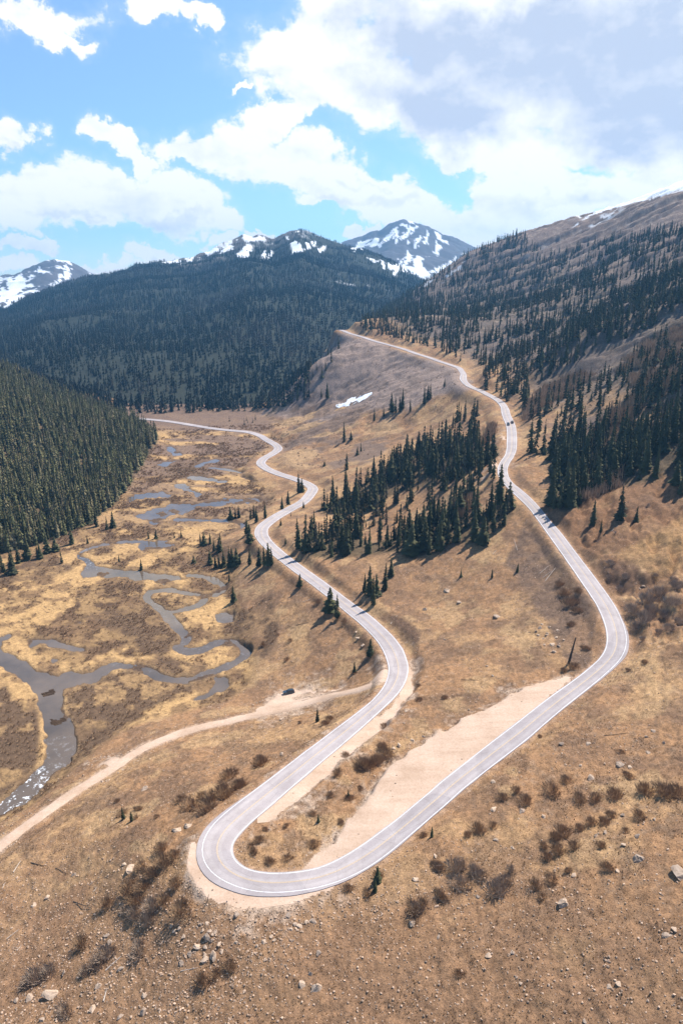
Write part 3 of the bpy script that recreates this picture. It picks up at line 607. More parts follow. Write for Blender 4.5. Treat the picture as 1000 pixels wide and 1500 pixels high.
# ------------------------------------------------------------------ plants
def rot_tile(V, F, pos, sc, ang, wid=None):
    n = len(pos); c, s = np.cos(ang), np.sin(ang); wid = sc if wid is None else wid
    x = (V[None, :, 0] * c[:, None] - V[None, :, 1] * s[:, None]) * wid[:, None] + pos[:, 0:1]
    y = (V[None, :, 0] * s[:, None] + V[None, :, 1] * c[:, None]) * wid[:, None] + pos[:, 1:2]
    zz_ = V[None, :, 2] * sc[:, None] + pos[:, 2:3]
    return np.stack([x, y, zz_], -1).reshape(-1, 3), (F[None] + (np.arange(n) * len(V))[:, None, None]).reshape(-1, 3)
def conifer(seed, levels, nb_, R0, gap=.1, power=.85):
    r = np.random.default_rng(seed); V = []; F = []
    for i in range(levels):
        t_ = (i + .3 * r.random()) / levels; zz_ = .05 + .93 * t_
        R = R0 * ((1 - t_) ** power * .95 + .06) * (1 if t_ > .1 else .8) * r.uniform(.8, 1.15)
        m = max(4, int(nb_ * (1 - .45 * t_))); ph = r.random() * 6.28
        for k in range(m):
            if r.random() < gap: continue
            a = ph + k * 6.283 / m + r.normal(0, .18); L = R * r.uniform(.6, 1.2); wd = L * r.uniform(.34, .5) + .008; dr = L * r.uniform(.35, .8); b = len(V)
            ca, sa = math.cos(a), math.sin(a); top = zz_ + 1.1 / levels * r.uniform(.5, 1.0)
            V += [(0, 0, min(top, 1)), (ca * L * .6 - sa * wd, sa * L * .6 + ca * wd, zz_ - dr * .65), (ca * L, sa * L, zz_ - dr * .75 + .008), (ca * L * .6 + sa * wd, sa * L * .6 - ca * wd, zz_ - dr * .65)]
            F += [(b, b + 1, b + 2), (b, b + 2, b + 3)]
    b = len(V); V += [(0, 0, 1.0)] + [(.012 * math.cos(a), .012 * math.sin(a), .86) for a in (0, 2.1, 4.2)]
    F += [(b, b + 1, b + 2), (b, b + 2, b + 3), (b, b + 3, b + 1)]
    return np.array(V, np.float32), np.array(F, np.int32)
def tube(p, q, r0, r1, n=6):
    p = np.array(p, float); q = np.array(q, float); d = q - p; d /= np.linalg.norm(d); u = np.cross(d, (0, 0, 1) if abs(d[2]) < .9 else (1, 0, 0)); u /= np.linalg.norm(u); w = np.cross(d, u)
    a = np.arange(n) * 2 * math.pi / n; ring = np.cos(a)[:, None] * u + np.sin(a)[:, None] * w
    V = np.concatenate([p + ring * r0, q + ring * r1, [p], [q]])
    F = []
    for k in range(n):
        j = (k + 1) % n; F += [(k, j, n + j), (k, n + j, n + k), (2 * n, j, k), (2 * n + 1, n + k, n + j)]
    return V, np.array(F)
def merge(parts):
    V = []; F = []; o_ = 0
    for v, f in parts: V.append(v); F.append(np.asarray(f) + o_); o_ += len(v)
    return np.concatenate(V), np.concatenate(F)
HI = [conifer(100 + k, 17, 10, R, g) for k, (R, g) in enumerate([(.15, .08), (.17, .12), (.13, .15), (.21, .18), (.14, .3), (.175, .06), (.24, .2), (.12, .35)])]
MID = [conifer(200 + k, 8, 6, R, .08) for k, R in enumerate((.15, .175, .135, .19))]
FAR = [conifer(300 + k, 3, 4, R, 0) for k, R in enumerate((.17, .2, .15))]
crown_me = [new_mesh('crown', v, f, [MNEEDLE]) for v, f in HI]; crown_olive = [new_mesh('crown', v, f, [MOLIVE]) for v, f in HI]
trunk_me = new_mesh('trunk', *tube((0, 0, -.06), (0, 0, .8), .016, .004, 6), [MBARK])

area = (RR * (T1 - T0) / (NT - 1)) * (RR * (L1 - L0) / (NR - 1))
def scatter(mask, per_m2, dens=None):
    wgt = (area * mask * (1 if dens is None else dens)).ravel(); tot = wgt.sum()
    n = int(tot * per_m2)
    if n < 1: return np.zeros((0, 3))
    i = np.searchsorted(np.cumsum(wgt), rng.random(n) * tot); i = np.clip(i, 0, NT * NR - 1)
    a = TT.ravel()[i] + (rng.random(n) - .5) * (T1 - T0) / NT; l = LL.ravel()[i] + (rng.random(n) - .5) * (L1 - L0) / NR
    x, y = np.exp(l) * np.sin(a), np.exp(l) * np.cos(a)
    return np.stack([x, y, zat(x, y)], 1)
def zone(poly, r0, r1, clump=None, lo=.45, hi=.6, base_=.14):
    m = inpoly(PX, PY, poly) & (RR > r0) & (RR < r1) & (D1 > edge + 3) & ~gravel & (D2 > 5) & (wg < .05)
    m = m.astype(float)
    if clump: m *= base_ + (1 - base_) * sstep(lo, hi, fbm(GX + clump, GY, 24, 3))
    return m
trees = []          # (pos, height, zone key)
def grow(P, hmin, hmax, key):
    for p in P: trees.append((p, hmin + (hmax - hmin) * rng.random() ** 1.3, key))
grow(scatter(zone(S1, 380, 760, 5, .30, .48, .40), .054), 6, 23, 'mid')
grow(scatter(zone(S2, 300, 560, 5, .30, .48, .42), .050), 6, 20, 'mid')
grow(scatter(zone([(650, 706), (671, 700), (713, 690), (727, 676), (718, 660), (685, 680), (650, 700)], 380, 700), .016), 12, 22, 'mid')
grow(scatter(zone([(640, 640), (700, 615), (706, 604), (660, 618)], 400, 800), .014), 12, 20, 'mid')
grow(scatter(zone([(470, 775), (500, 745), (560, 738), (640, 705), (715, 668), (735, 700), (740, 735), (690, 757), (640, 765), (560, 790)], 330, 700, 7, .4, .55, .35), .024), 5, 18, 'mid')
grow(scatter(zone(S4, 260, 520, 15, .30, .46, .25), .044), 8, 25, 'right')
B1 = [(735, 588), (760, 594), (790, 565), (850, 525), (900, 505), (960, 475), (1000, 445), (1120, 400), (1120, 330), (1000, 395), (940, 425), (880, 455), (820, 495), (780, 535), (745, 565)]
grow(scatter(zone(B1, 420, 1100, 25, .36, .52), .024), 9, 21, 'slope')
B4 = [(845, 640), (880, 620), (940, 570), (1000, 530), (1120, 470), (1120, 560), (1000, 600), (960, 632), (910, 648), (860, 660)]
grow(scatter(zone(B4, 300, 700, 35, .34, .50), .026), 11, 22, 'right')
B2 = [(520, 480), (600, 430), (680, 375), (760, 342), (800, 372), (900, 350), (1000, 335), (1120, 300), (1120, 420), (1000, 405), (900, 445), (820, 475), (780, 515), (720, 540), (680, 532), (640, 512), (560, 492)]
grow(scatter(zone(B2, 650, 1900, 45, .36, .60), .025), 8, 18, 'slope')
grow(scatter(zone([(745, 600), (880, 545), (1000, 470), (1120, 410), (1120, 640), (1000, 690), (900, 680), (800, 670)], 260, 800, 81, .44, .6, .3), .012), 8, 22, 'right')
grow(scatter(zone([(690, 560), (735, 585), (800, 560), (1000, 440), (1000, 400), (800, 480)], 420, 1100, 83, .4, .55, .25), .012), 9, 20, 'slope')
grow(scatter(zone([(700, 540), (735, 560), (790, 545), (800, 520), (760, 530)], 500, 900, 3, .45, .6), .008), 10, 20, 'slope')
grow(scatter(zone(S5, 380, 1000, 65, .12, .3), .085), 9, 20, 'left')
grow(scatter(zone([(395, 606), (470, 578), (478, 568), (440, 578), (390, 598)], 600, 1100), .012), 10, 18, 'strip')
grow(scatter(zone([(400, 596), (440, 566), (500, 500), (500, 520), (470, 560), (440, 585)], 700, 1100, 4, .45, .55), .006), 10, 18, 'strip')
grow(scatter(zone([(230, 628), (380, 612), (385, 632), (330, 625), (300, 618)], 600, 1100, 4, .45, .6), .004), 5, 10, 'strip')
LONE = []
def lone(L, ox, oy, s, key):
    for x, y, hp in L:
        p = ground_hit(ox + x / s, oy + y / s)
        if p is not None: LONE.append((p, (.92 if key in ('mid', 'right') else 1.15) * np.linalg.norm(p) * hp / s / 1000 / .93, key, (ox + x / s, oy + y / s)))
lone([(265, 492, 60), (355, 428, 62), (330, 418, 48), (393, 440, 42), (415, 432, 50), (445, 302, 60), (468, 250, 40), (100, 550, 90), (70, 560, 50), (50, 580, 50), (45, 602, 70), (15, 595, 60), (175, 525, 60), (205, 518, 45), (228, 562, 42), (150, 545, 50), (140, 545, 40)], 0, 600, 2.5, 'edge')
lone([(545, 472, 24), (572, 472, 30), (437, 557, 24), (518, 587, 34), (710, 562, 26), (640, 470, 20), (665, 468, 25), (322, 490, 22)], 0, 600, 2.5, 'meadow')
lone([(735, 492, 35), (748, 496, 42), (770, 492, 40), (785, 518, 40), (803, 520, 48), (808, 515, 55), (770, 567, 50), (790, 580, 40), (803, 580, 48), (820, 575, 50), (840, 578, 70), (852, 572, 60), (867, 572, 58), (880, 565, 36)], 0, 600, 2.5, 'bank')
lone([(915, 567, 56), (950, 572, 60), (968, 572, 68), (985, 570, 74), (995, 566, 56), (905, 452, 46), (915, 490, 62), (918, 402, 40), (930, 396, 45), (940, 412, 44), (972, 397, 42), (845, 400, 40), (862, 398, 38), (875, 396, 40), (855, 702, 52), (840, 630, 30)], 0, 600, 2.5, 'verge')
lone([(180, 557, 45), (205, 540, 50), (250, 492, 75), (262, 488, 50), (110, 592, 50), (175, 628, 28), (255, 885, 50), (217, 590, 18), (195, 705, 25), (270, 555, 25)], 350, 550, 2.857, 'verge')
lone([(440, 278, 72), (468, 268, 30), (565, 190, 46), (605, 170, 30), (640, 152, 66), (655, 156, 60), (683, 140, 72), (672, 150, 50), (716, 150, 40), (495, 332, 30), (510, 318, 34), (775, 118, 60), (790, 100, 50), (800, 95, 50), (858, 48, 30), (370, 95, 55), (345, 90, 30), (357, 380, 22), (450, 395, 60), (905, 480, 45)], 350, 550, 2.857, 'scree')
lone([(380, 188, 92), (412, 215, 90), (525, 105, 70), (545, 118, 110), (562, 160, 110), (575, 120, 80), (610, 95, 100), (635, 40, 70)], 350, 830, 2.857, 'pair')
lone([(205, 490, 110), (112, 460, 75), (165, 500, 50), (230, 680, 175), (195, 740, 160), (270, 700, 120), (250, 770, 110), (130, 830, 120), (160, 850, 130), (205, 800, 170), (110, 640, 100), (62, 700, 90)], 650, 500, 2.857, 'mid')
lone([(620, 770, 110), (735, 745, 140), (655, 800, 60), (800, 760, 70), (560, 680, 75), (480, 700, 140), (450, 690, 120), (530, 690, 120)], 650, 500, 2.857, 'right')
lone([(995, 560, 110), (965, 600, 100), (990, 640, 90)], 650, 500, 2.857, 'right')

proj_h = [(h / np.linalg.norm(p), i) for i, (p, h, k) in enumerate(trees) if -25 < project(*p)[0] < 1025]
proj_h.sort(reverse=True)
n_ind = 292 - len(LONE)
# favour the trees that show: nearest in each line of sight come from the nearer stands
pick = [i for s_, i in proj_h if trees[i][2] in ('mid', 'right', 'left', 'slope')][:n_ind]
pickset = set(pick)
LAB = {'mid': ('dark narrow spruce in the broken stand on the slope between the lower and upper road', 'spruces between the two roads'),
       'right': ('tall dark spruce in the thick stand uphill to the right of the upper road', 'spruces uphill of the upper road'),
       'left': ('olive green spruce in the dense wood covering the spur left of the valley', 'spruces of the left spur'),
       'slope': ('bluish dark spruce scattered on the high mountainside above the upper road', 'spruces of the high mountainside'),
       'edge': ('separate spruce in front of the dense left wood at the edge of the wet meadow', 'spruces at the meadow edge'),
       'meadow': ('small lone spruce standing in the straw coloured meadow beside the ponds', 'small spruces in the meadow'),
       'bank': ('spruce in the dark clump on the meadow bank left of the S-bend', 'clump on the meadow bank'),
       'verge': ('spruce standing close beside the lower road where it swings through its S-bend', 'spruces beside the lower road'),
       'scree': ('lone spruce on the open brown slope beyond the stand below the upper road', 'lone spruces on the open far slope'),
       'strip': ('dark spruce in the thin strip at the foot of the far slope', 'spruces at the slope foot')}
first = True
UNI = {'pair': ['left one of two small spruces on the verge of the lower road', 'right one of two small spruces on the verge of the lower road, taller shadow',
                'leftmost spruce of the tight clump just above the lower road', 'second spruce of the tight clump just above the lower road', 'lowest spruce of the tight clump, standing nearest the lower road', 'short spruce behind the tight clump above the lower road',
                'slim spruce standing a little right of the tight clump above the road', 'topmost small spruce between the tight clump and the big stand']}
def put_tree(p, h, label, group, k, olive=False):
    cm = (crown_olive if olive else crown_me)[k % len(crown_me)]; root = bpy.data.objects.new('spruce_tree', None); C.objects.link(root)
    root.empty_display_size = .5
    root.location = (p[0], p[1], p[2] + ZC - .1); root.rotation_euler = (rng.normal(0, .02), rng.normal(0, .02), rng.random() * 6.28); wv = h * rng.uniform(1.0, 1.5) * (1 if h < 12 else (12 / h) ** .35); root.scale = (wv, wv, h)
    tag(root, label, 'tree', group)
    link('crown', cm, root); link('trunk', trunk_me, root)
kk = 0
cnt = {}
for p, h, key, px in LONE:
    kk += 1; cnt[key] = cnt.get(key, 0)
    if key in UNI: lab, grp = UNI[key][cnt[key]], 'small spruces by the lower road'
    else: lab, grp = LAB[key]
    cnt[key] += 1
    put_tree(p, max(h, 2.5), lab, grp, kk)
for i in pick:
    p, h, key = trees[i]; kk += 1; put_tree(p, h, *LAB[key], kk, key == 'left')

def forest(name, P, H, protos, tones, label, cat='forest', jitter=.35, mod=None):
    P = np.asarray(P); H = np.asarray(H); which = rng.integers(0, len(protos), len(P)); VV = []; FF = []; TC = []; o_ = 0
    for k, (v, f) in enumerate(protos):
        s_ = which == k
        if not s_.any(): continue
        n = int(s_.sum()); Q = P[s_].copy(); Q[:, 2] += ZC - .3
        a, b = rot_tile(v, f, Q, H[s_], rng.random(n) * 6.28, H[s_] * rng.uniform(.85, 1.3, n) * (1.45 if mod is not None else 1))
        VV.append(a); FF.append(b + o_); o_ += len(a)
        tn = np.array(tones)[rng.integers(0, len(tones), n)] * rng.uniform(1 - jitter, 1 + jitter, n)[:, None]
        if mod is not None: tn = tn * mod[0][s_][:, None]; dd = mod[1][s_][:, None] * .40; tn = tn * (1 - dd) + np.array((.115, .098, .085)) * dd
        TC.append(np.repeat(tn, len(v), 0))
    return tag(link(name, new_mesh(name, np.concatenate(VV), np.concatenate(FF), [MNEEDLE2], colors=np.concatenate(TC), cname='tone')), label, cat, None, 'stuff')
GREEN = [(.052, .054, .027), (.070, .068, .034), (.058, .058, .031), (.095, .080, .050)]
OLIVE = [(.125, .117, .053), (.15, .135, .066), (.10, .098, .048), (.175, .145, .082)]
rest = [t_ for i, t_ in enumerate(trees) if i not in pickset]
for key, nm, lab, tones in [(('left',), 'spruce_forest', 'dense olive green spruce wood covering the spur left of the valley', OLIVE),
                     (('mid', 'right', 'slope', 'strip'), 'spruce_woodland', 'dark spruce woodland spread over the valley side around the upper road', GREEN)]:
    T = [t_ for t_ in rest if t_[2] in key]
    forest(nm, [t_[0] for t_ in T], [t_[1] for t_ in T], MID, tones, lab)
# far mountain woods
fm = (far_m & (RR < 3300) & (M1 >= M2) & (M1 >= M3)).astype(float) * np.clip(1 - tree_line, .03 * (1 - snow), 1) * (1 - np.clip(snow, 0, 1)) * (s1 < 1.02)
fm *= .45 + .55 * sstep(.30, .5, fbm(GX, GY, 130, 4)); fm *= 1 - .75 * sstep(.58, .66, fbm(GX + 900, GY, 210, 3)) * sstep(-60, 60, z)
vf = ((RR > 830) & ~isM & (PX < 490) & (PY < 606 - .03 * np.clip(PX - 250, 0, 200)) & (z - FZ < 90) & (GX < -40)).astype(float); fm = np.maximum(fm, vf * 1.6)
fm *= (PX > -80) & (PX < 730)
P = scatter(fm, .085)
if len(P) > 175000: P = P[rng.permutation(len(P))[:175000]]
MT = .40 + .75 * fbm(P[:, 0], P[:, 1], 420, 3) + .6 * (fbm(P[:, 0] + 80, P[:, 1], 60, 3) - .5); DEAD = sstep(.55, .63, fbm(P[:, 0] + 900, P[:, 1], 190, 3))  # broad tone variation painted into the trees imitates drifting cloud shadow; DEAD greys patches
forest('mountain_forest', P, rng.uniform(9, 16, len(P)) * (1 - .30 * sstep(2400, 3100, np.hypot(P[:, 0], P[:, 1]))), FAR, [(.030, .036, .026), (.040, .044, .030), (.052, .050, .036)], 'blue hazed spruce forest covering the big mountain across the valley', jitter=.4, mod=(MT, DEAD))

# bare shrubs
def shrub(seed, n, spread, hgt, w0):
    r = np.random.default_rng(seed); V = []; F = []
    lob = r.uniform(.55, 1.15, 7)
    for k in range(n):
        a = r.random() * 6.28; rad = math.sqrt(r.random()) * lob[int(a / 6.2832 * 7) % 7]; bx, by = .55 * spread * rad * math.cos(a), .55 * spread * rad * math.sin(a)
        a2 = a + r.normal(0, .5); out = spread * rad * r.uniform(.6, 1.1); tz = hgt * math.sqrt(max(.10, 1 - rad * rad * .75)) * r.uniform(.6, 1.1)
        tip = (out * math.cos(a2) + r.normal(0, .05), out * math.sin(a2) + r.normal(0, .05), tz); w_ = w0 * r.uniform(.6, 1.5); c, s_ = math.cos(a2 + 1.57 + r.normal(0, .6)), math.sin(a2 + 1.57); b = len(V)
        mid = tuple((x * .45 + y * .55) for x, y in zip((bx, by, -.05), tip))
        V += [(bx, by, -.06), (mid[0] - c * w_, mid[1] - s_ * w_, mid[2] + .03), tip, (mid[0] + c * w_, mid[1] + s_ * w_, mid[2])]
        F += [(b, b + 1, b + 2), (b, b + 2, b + 3)]
    return np.array(V, np.float32), np.array(F, np.int32)
SHR = [shrub(400 + k, 380, 1.05, h, .0105) for k, h in enumerate((.62, .5, .75, .58))]
shr_me = [new_mesh('shrub', v, f, [MTWIG]) for v, f in SHR]; shrg_me = [new_mesh('shrub', v, f, [MTWIGG]) for v, f in SHR]
def put_shrub(u, v, wpx, label, group, grey=False, k=None, hs=1.0):
    p = ground_hit(u, v)
    if p is None: return
    rad = np.linalg.norm(p) * wpx / 2000.0 * .9
    o_ = link('shrub', (shrg_me if grey else shr_me)[rng.integers(0, 4)]); o_.location = (p[0], p[1], p[2] + ZC); o_.rotation_euler = (0, 0, rng.random() * 6.28); o_.scale = (rad * rng.uniform(.9, 1.25), rad * rng.uniform(.65, 1.05), rad * hs * rng.uniform(.85, 1.15))
    tag(o_, label, 'shrub', group)
def shrubs(L, ox, oy, s, label, group, grey=False, hs=1.0):
    for x, y, w_ in L: put_shrub(ox + x / s, oy + y / s, w_ / s, label, group, grey, hs=hs)
shrubs([(470, 390, 110), (530, 370, 90), (560, 330, 120), (600, 290, 110), (640, 260, 90), (590, 240, 80), (520, 300, 70), (640, 370, 80), (600, 430, 80), (500, 430, 100)], 0, 1150, 2.5, 'brown leafless willow in the tangled thicket left of the hairpin', 'thicket left of the hairpin')
shrubs([(490, 480, 110), (540, 500, 100), (560, 450, 110), (470, 460, 80)], 0, 1150, 2.5, 'grey leafless willow in the tangle below the hairpin thicket', 'grey willows left of the hairpin', True)
shrubs([(665, 470, 130)], 0, 1150, 2.5, 'large round dark shrub directly under the outer edge of the hairpin', None)
shrubs([(300, 590, 100)], 0, 1150, 2.5, 'low brown shrub left of the pair of grey round bushes', None)
shrubs([(395, 620, 110)], 0, 1150, 2.5, 'round grey bush left of its twin at lower left', None, True)
shrubs([(350, 665, 90), (310, 690, 70)], 0, 1150, 2.5, 'grey bush low down beside a pale log at lower left', 'bushes by the pale log', True)
shrubs([(510, 610, 110)], 0, 1150, 2.5, 'round grey bush with dark shadow, right one of the twin bushes', None, True)
shrubs([(130, 710, 100), (180, 690, 90), (100, 730, 70)], 0, 1150, 2.5, 'grey bush in the cluster near the lower left corner', 'bushes near the lower left corner', True)
shrubs([(240, 830, 85)], 0, 1150, 2.5, 'small round grey bush at the bottom left edge', None, True)
shrubs([(740, 725, 110), (790, 700, 60)], 0, 1150, 2.5, 'dark dense bush just below the big pale boulders', 'bushes below the boulders')
shrubs([(845, 670, 90)], 0, 1150, 2.5, 'brown bush to the right of the big pale boulders', None)
shrubs([(390, 440, 80)], 0, 1150, 2.5, 'small brown bush alone left of the thicket', None)
shrubs([(700, 80, 120), (760, 90, 130), (660, 60, 80), (820, 40, 120), (870, 10, 110), (740, 50, 90)], 0, 1150, 2.5, 'brown willow bush in the row along the left side of the lower road', 'willow row by the lower road', False)
shrubs([(235, 60, 110), (100, 110, 120), (30, 200, 100), (150, 150, 100), (70, 160, 90)], 300, 1100, 2.857, 'brown willow bush in the row along the left side of the lower road', 'willow row by the lower road')
shrubs([(450, 105, 60), (510, 90, 50), (500, 120, 40), (575, 120, 40), (430, 60, 36)], 0, 1150, 2.5, 'small brown bush on the grassy slope below the dirt road', 'small bushes below the dirt road')
shrubs([(230, 375, 80), (205, 425, 70), (190, 400, 50)], 300, 1100, 2.857, 'dark bush in the cluster inside the hairpin curve', 'bushes inside the hairpin')
shrubs([(270, 465, 70), (345, 450, 65), (255, 330, 45), (340, 315, 45)], 300, 1100, 2.857, 'small bush on the dry island inside the hairpin', 'small bushes inside the hairpin')
shrubs([(455, 395, 80)], 300, 1100, 2.857, 'tan bush beside the gravel edge inside the hairpin', None)
shrubs([(450, 265, 45), (570, 300, 50), (605, 200, 70), (525, 185, 60), (650, 160, 50)], 300, 1100, 2.857, 'brown bush on the strip between lower road and gravel pullout', 'bushes on the strip by the pullout')
shrubs([(555, 100, 80), (670, 65, 130), (720, 45, 110), (640, 75, 80), (590, 20, 60)], 300, 1100, 2.857, 'wide brown shrub on the strip above the gravel pullout', 'wide shrubs above the pullout')
shrubs([(600, 580, 75), (680, 600, 70), (725, 525, 70)], 300, 1100, 2.857, 'bush on the outer verge below the straight out of the hairpin', 'bushes below the straight')
shrubs([(870, 670, 120), (910, 650, 90)], 300, 1100, 2.857, 'dense brown bush alone below the straight, beside a boulder', 'dense bush below the straight')
shrubs([(975, 490, 90), (985, 610, 90), (915, 355, 50)], 300, 1100, 2.857, 'brown bush on the stony slope right of the hairpin', 'bushes right of the hairpin')
shrubs([(105, 430, 70), (170, 430, 110), (235, 440, 80), (185, 490, 110), (260, 460, 70), (120, 540, 70), (30, 580, 90)], 600, 1100, 2.5, 'grey bush in the patch on the stony slope below the straight', 'grey bush patch', True)
shrubs([(320, 515, 110), (370, 440, 70), (350, 480, 90)], 600, 1100, 2.5, 'taller grey bush at the right of the grey patch', 'taller grey bushes', True)
shrubs([(250, 290, 90), (305, 275, 50), (210, 310, 50)], 600, 1100, 2.5, 'brown bush on the slope just right of the straight', 'bushes right of the straight')
shrubs([(425, 185, 90), (390, 150, 60), (340, 175, 70)], 600, 1100, 2.5, 'dark bush on the grassy slope high right of the straight', 'dark bushes above the straight')
shrubs([(520, 150, 110), (570, 110, 60), (620, 180, 90), (680, 175, 80), (750, 165, 90), (800, 95, 60), (860, 150, 110), (930, 160, 120), (980, 160, 110)], 600, 1100, 2.5, 'brown shrub in the long band across the right slope', 'band of shrubs on the right slope')
shrubs([(500, 395, 70), (560, 300, 90), (530, 320, 70), (620, 285, 60), (540, 370, 90), (600, 350, 70), (490, 350, 50), (700, 350, 60), (790, 295, 50), (840, 240, 70), (710, 265, 70), (660, 265, 70), (740, 240, 60)], 600, 1100, 2.5, 'dark brown shrub in the diagonal drift on the right slope', 'diagonal drift of shrubs')
shrubs([(460, 500, 70), (520, 475, 80), (480, 535, 50), (580, 440, 50), (725, 430, 70)], 600, 1100, 2.5, 'small bush below the diagonal drift on the stony right slope', 'bushes below the drift')
shrubs([(180, 815, 60)], 600, 1100, 2.5, 'small dark round bush alone on the bare bottom slope', None)
shrubs([(530, 300, 120), (500, 260, 90), (560, 330, 80), (480, 220, 70), (560, 250, 80)], 650, 780, 2.857, 'dark brown bush in the gully left of the upper bend', 'bushes in the gully')
shrubs([(530, 390, 80), (590, 490, 70), (540, 570, 80), (500, 580, 60)], 650, 780, 2.857, 'brown bush near the leaning snag inside the upper bend', 'bushes by the snag')
shrubs([(790, 330, 110), (850, 290, 120), (900, 260, 110), (840, 370, 110), (950, 300, 110), (800, 400, 80), (920, 350, 90), (980, 230, 100), (870, 330, 90)], 650, 780, 2.857, 'grey willow bush in the thicket right of the upper bend', 'grey thicket right of the upper bend', True, 1.2)
shrubs([(770, 580, 40), (840, 545, 50), (400, 855, 40), (740, 920, 50)], 650, 780, 2.857, 'small bush on the outer verge of the upper straight', 'small bushes by the upper straight')
shrubs([(200, 390, 50), (100, 330, 60), (545, 360, 50), (480, 445, 40), (215, 310, 40), (255, 655, 30), (360, 660, 60), (380, 640, 60), (750, 560, 55), (860, 550, 50), (610, 670, 60), (600, 760, 90), (530, 830, 120), (620, 790, 100), (750, 500, 40), (90, 820, 110)], 350, 830, 2.857, 'brown bush on the dry slope around the lower bend', 'bushes around the lower bend')
shrubs([(440, 230, 60), (330, 150, 60), (255, 85, 40)], 350, 830, 2.857, 'dark bush beside the two small verge spruces', 'bushes beside the verge spruces')
shrubs([(700, 130, 60), (760, 190, 60), (740, 240, 70), (690, 190, 50), (900, 420, 60), (940, 400, 70), (985, 380, 70), (830, 450, 50), (960, 200, 60), (880, 180, 50)], 650, 780, 2.857, 'grey brush on the eroded slope right of the upper road', 'brush on the eroded slope', True)
# willow scrub carpets
def carpet(name, P, R, protos, mat, label, zsc=1.0):
    VV = []; FF = []; o_ = 0; which = rng.integers(0, len(protos), len(P))
    for k, (v, f) in enumerate(protos):
        s_ = which == k; n = int(s_.sum())
        if not n: continue
        Q = P[s_].copy(); Q[:, 2] += ZC
        a, b = rot_tile(v, f, Q, R[s_] * zsc, rng.random(n) * 6.28, R[s_]); VV.append(a); FF.append(b + o_); o_ += len(a)
    return tag(link(name, new_mesh(name, np.concatenate(VV), np.concatenate(FF), [mat])), label, 'scrub', None, 'stuff')
SMALL = [shrub(500 + k, 36, 1.0, .8, .045) for k in range(4)]
m = valley * np.maximum(scr, scr2 * .6) * (.15 + sstep(.44, .54, nb)) * (wg < .02) * (RR < 800) * (D1 > edge + 2)
for poly in [[(100,1010),(130,970),(170,985),(230,960),(300,970),(330,990),(250,1030),(190,1060),(140,1105),(112,1110),(105,1060)], [(0,1000),(50,1040),(65,1110),(40,1150),(0,1180),(-60,1100)], [(330,905),(400,870),(410,930),(380,960),(340,950)], [(200,880),(260,905),(280,930),(240,960),(170,930),(120,900)]]:
    m = np.maximum(m, .9 * inpoly(PX, PY, poly) * (wg < .02) * (RR < 700) * sstep(.42, .5, nb))
P = scatter(m, .34)
carpet('willow_scrub', P, rng.uniform(.4, 1.2, len(P)) * (1 + .5 * sstep(300, 600, np.hypot(P[:, 0], P[:, 1]))), SMALL, MTWIG, 'dark brown leafless willow scrub spread over the wet meadow')
m = hillw * (RR < 330) * (D1 > edge + 1.5) * ~gravel * (D2 > 3) * sstep(.50, .64, nb) * (.3 + sstep(.45, .6, na))
P = scatter(m, .05)
carpet('low_brush', P, rng.uniform(.25, .75, len(P)), SMALL, MTWIG, 'low brown brush dotted over the dry slopes around the hairpin', .8)
m = rs * (RR > 240) * (RR < 1000) * (D1 > edge + 3) * sstep(.46, .56, fbm(GX + 500, GY, 40, 4)) * sstep(800, 730, PY)
m = np.maximum(m, soft(P5([(500, 486), (670, 540), (700, 570), (640, 600), (560, 640), (520, 690), (440, 690), (400, 650), (440, 550)], 0, 0, 1), 10) * sstep(.48, .58, nb) * (D1 > edge + 4))
P = scatter(m, .022)
carpet('slope_brush', P, rng.uniform(.8, 2.0, len(P)), SMALL, MTWIGG, 'grey brush covering the gullies of the mountainside above the upper road')
# bare aspens
def thicket(seed, n):
    r = np.random.default_rng(seed); V = []; F = []
    for k in range(n):
        x, y = r.normal(0, .35, 2); h = r.uniform(.5, 1.0); b = len(V); w_ = .035; tx, ty = x + r.normal(0, .1), y + r.normal(0, .1); a = r.random() * 3.14; c, s_ = math.cos(a) * w_, math.sin(a) * w_
        V += [(x, y, -.05), (x - c + .3 * (tx - x), y - s_ + .3 * (ty - y), h * .45), (tx, ty, h), (x + c + .3 * (tx - x), y + s_ + .3 * (ty - y), h * .55)]; F += [(b, b + 1, b + 2), (b, b + 2, b + 3)]
    return np.array(V, np.float32), np.array(F, np.int32)
ASP = [thicket(600 + k, 40) for k in range(4)]
m = np.zeros((NT, NR))
for poly in [[(765,600),(800,570),(850,545),(870,550),(830,575),(790,605),(765,620)], [(845,735),(905,690),(905,715),(870,735)], [(860,655),(880,620),(940,575),(960,585),(900,635)], [(900,545),(960,490),(1000,480),(1000,520),(940,540)], [(655,690),(700,650),(725,620),(720,640),(690,665),(660,700)], [(660,745),(690,725),(690,750),(665,765)], [(880,670),(910,640),(930,640),(900,670)], [(920, 560), (990, 530), (1000, 560), (950, 580)]]:
    m = np.maximum(m, inpoly(PX + (nb - .5) * 14, PY + (na - .5) * 10, poly) * (RR < 900) * (D1 > edge + 2.5))
P = scatter(m, .11)
carpet('bare_aspens', P, rng.uniform(3.0, 6.5, len(P)), ASP, MASPEN, 'pale leafless aspen thickets between the spruces on the right slope', 1.1)

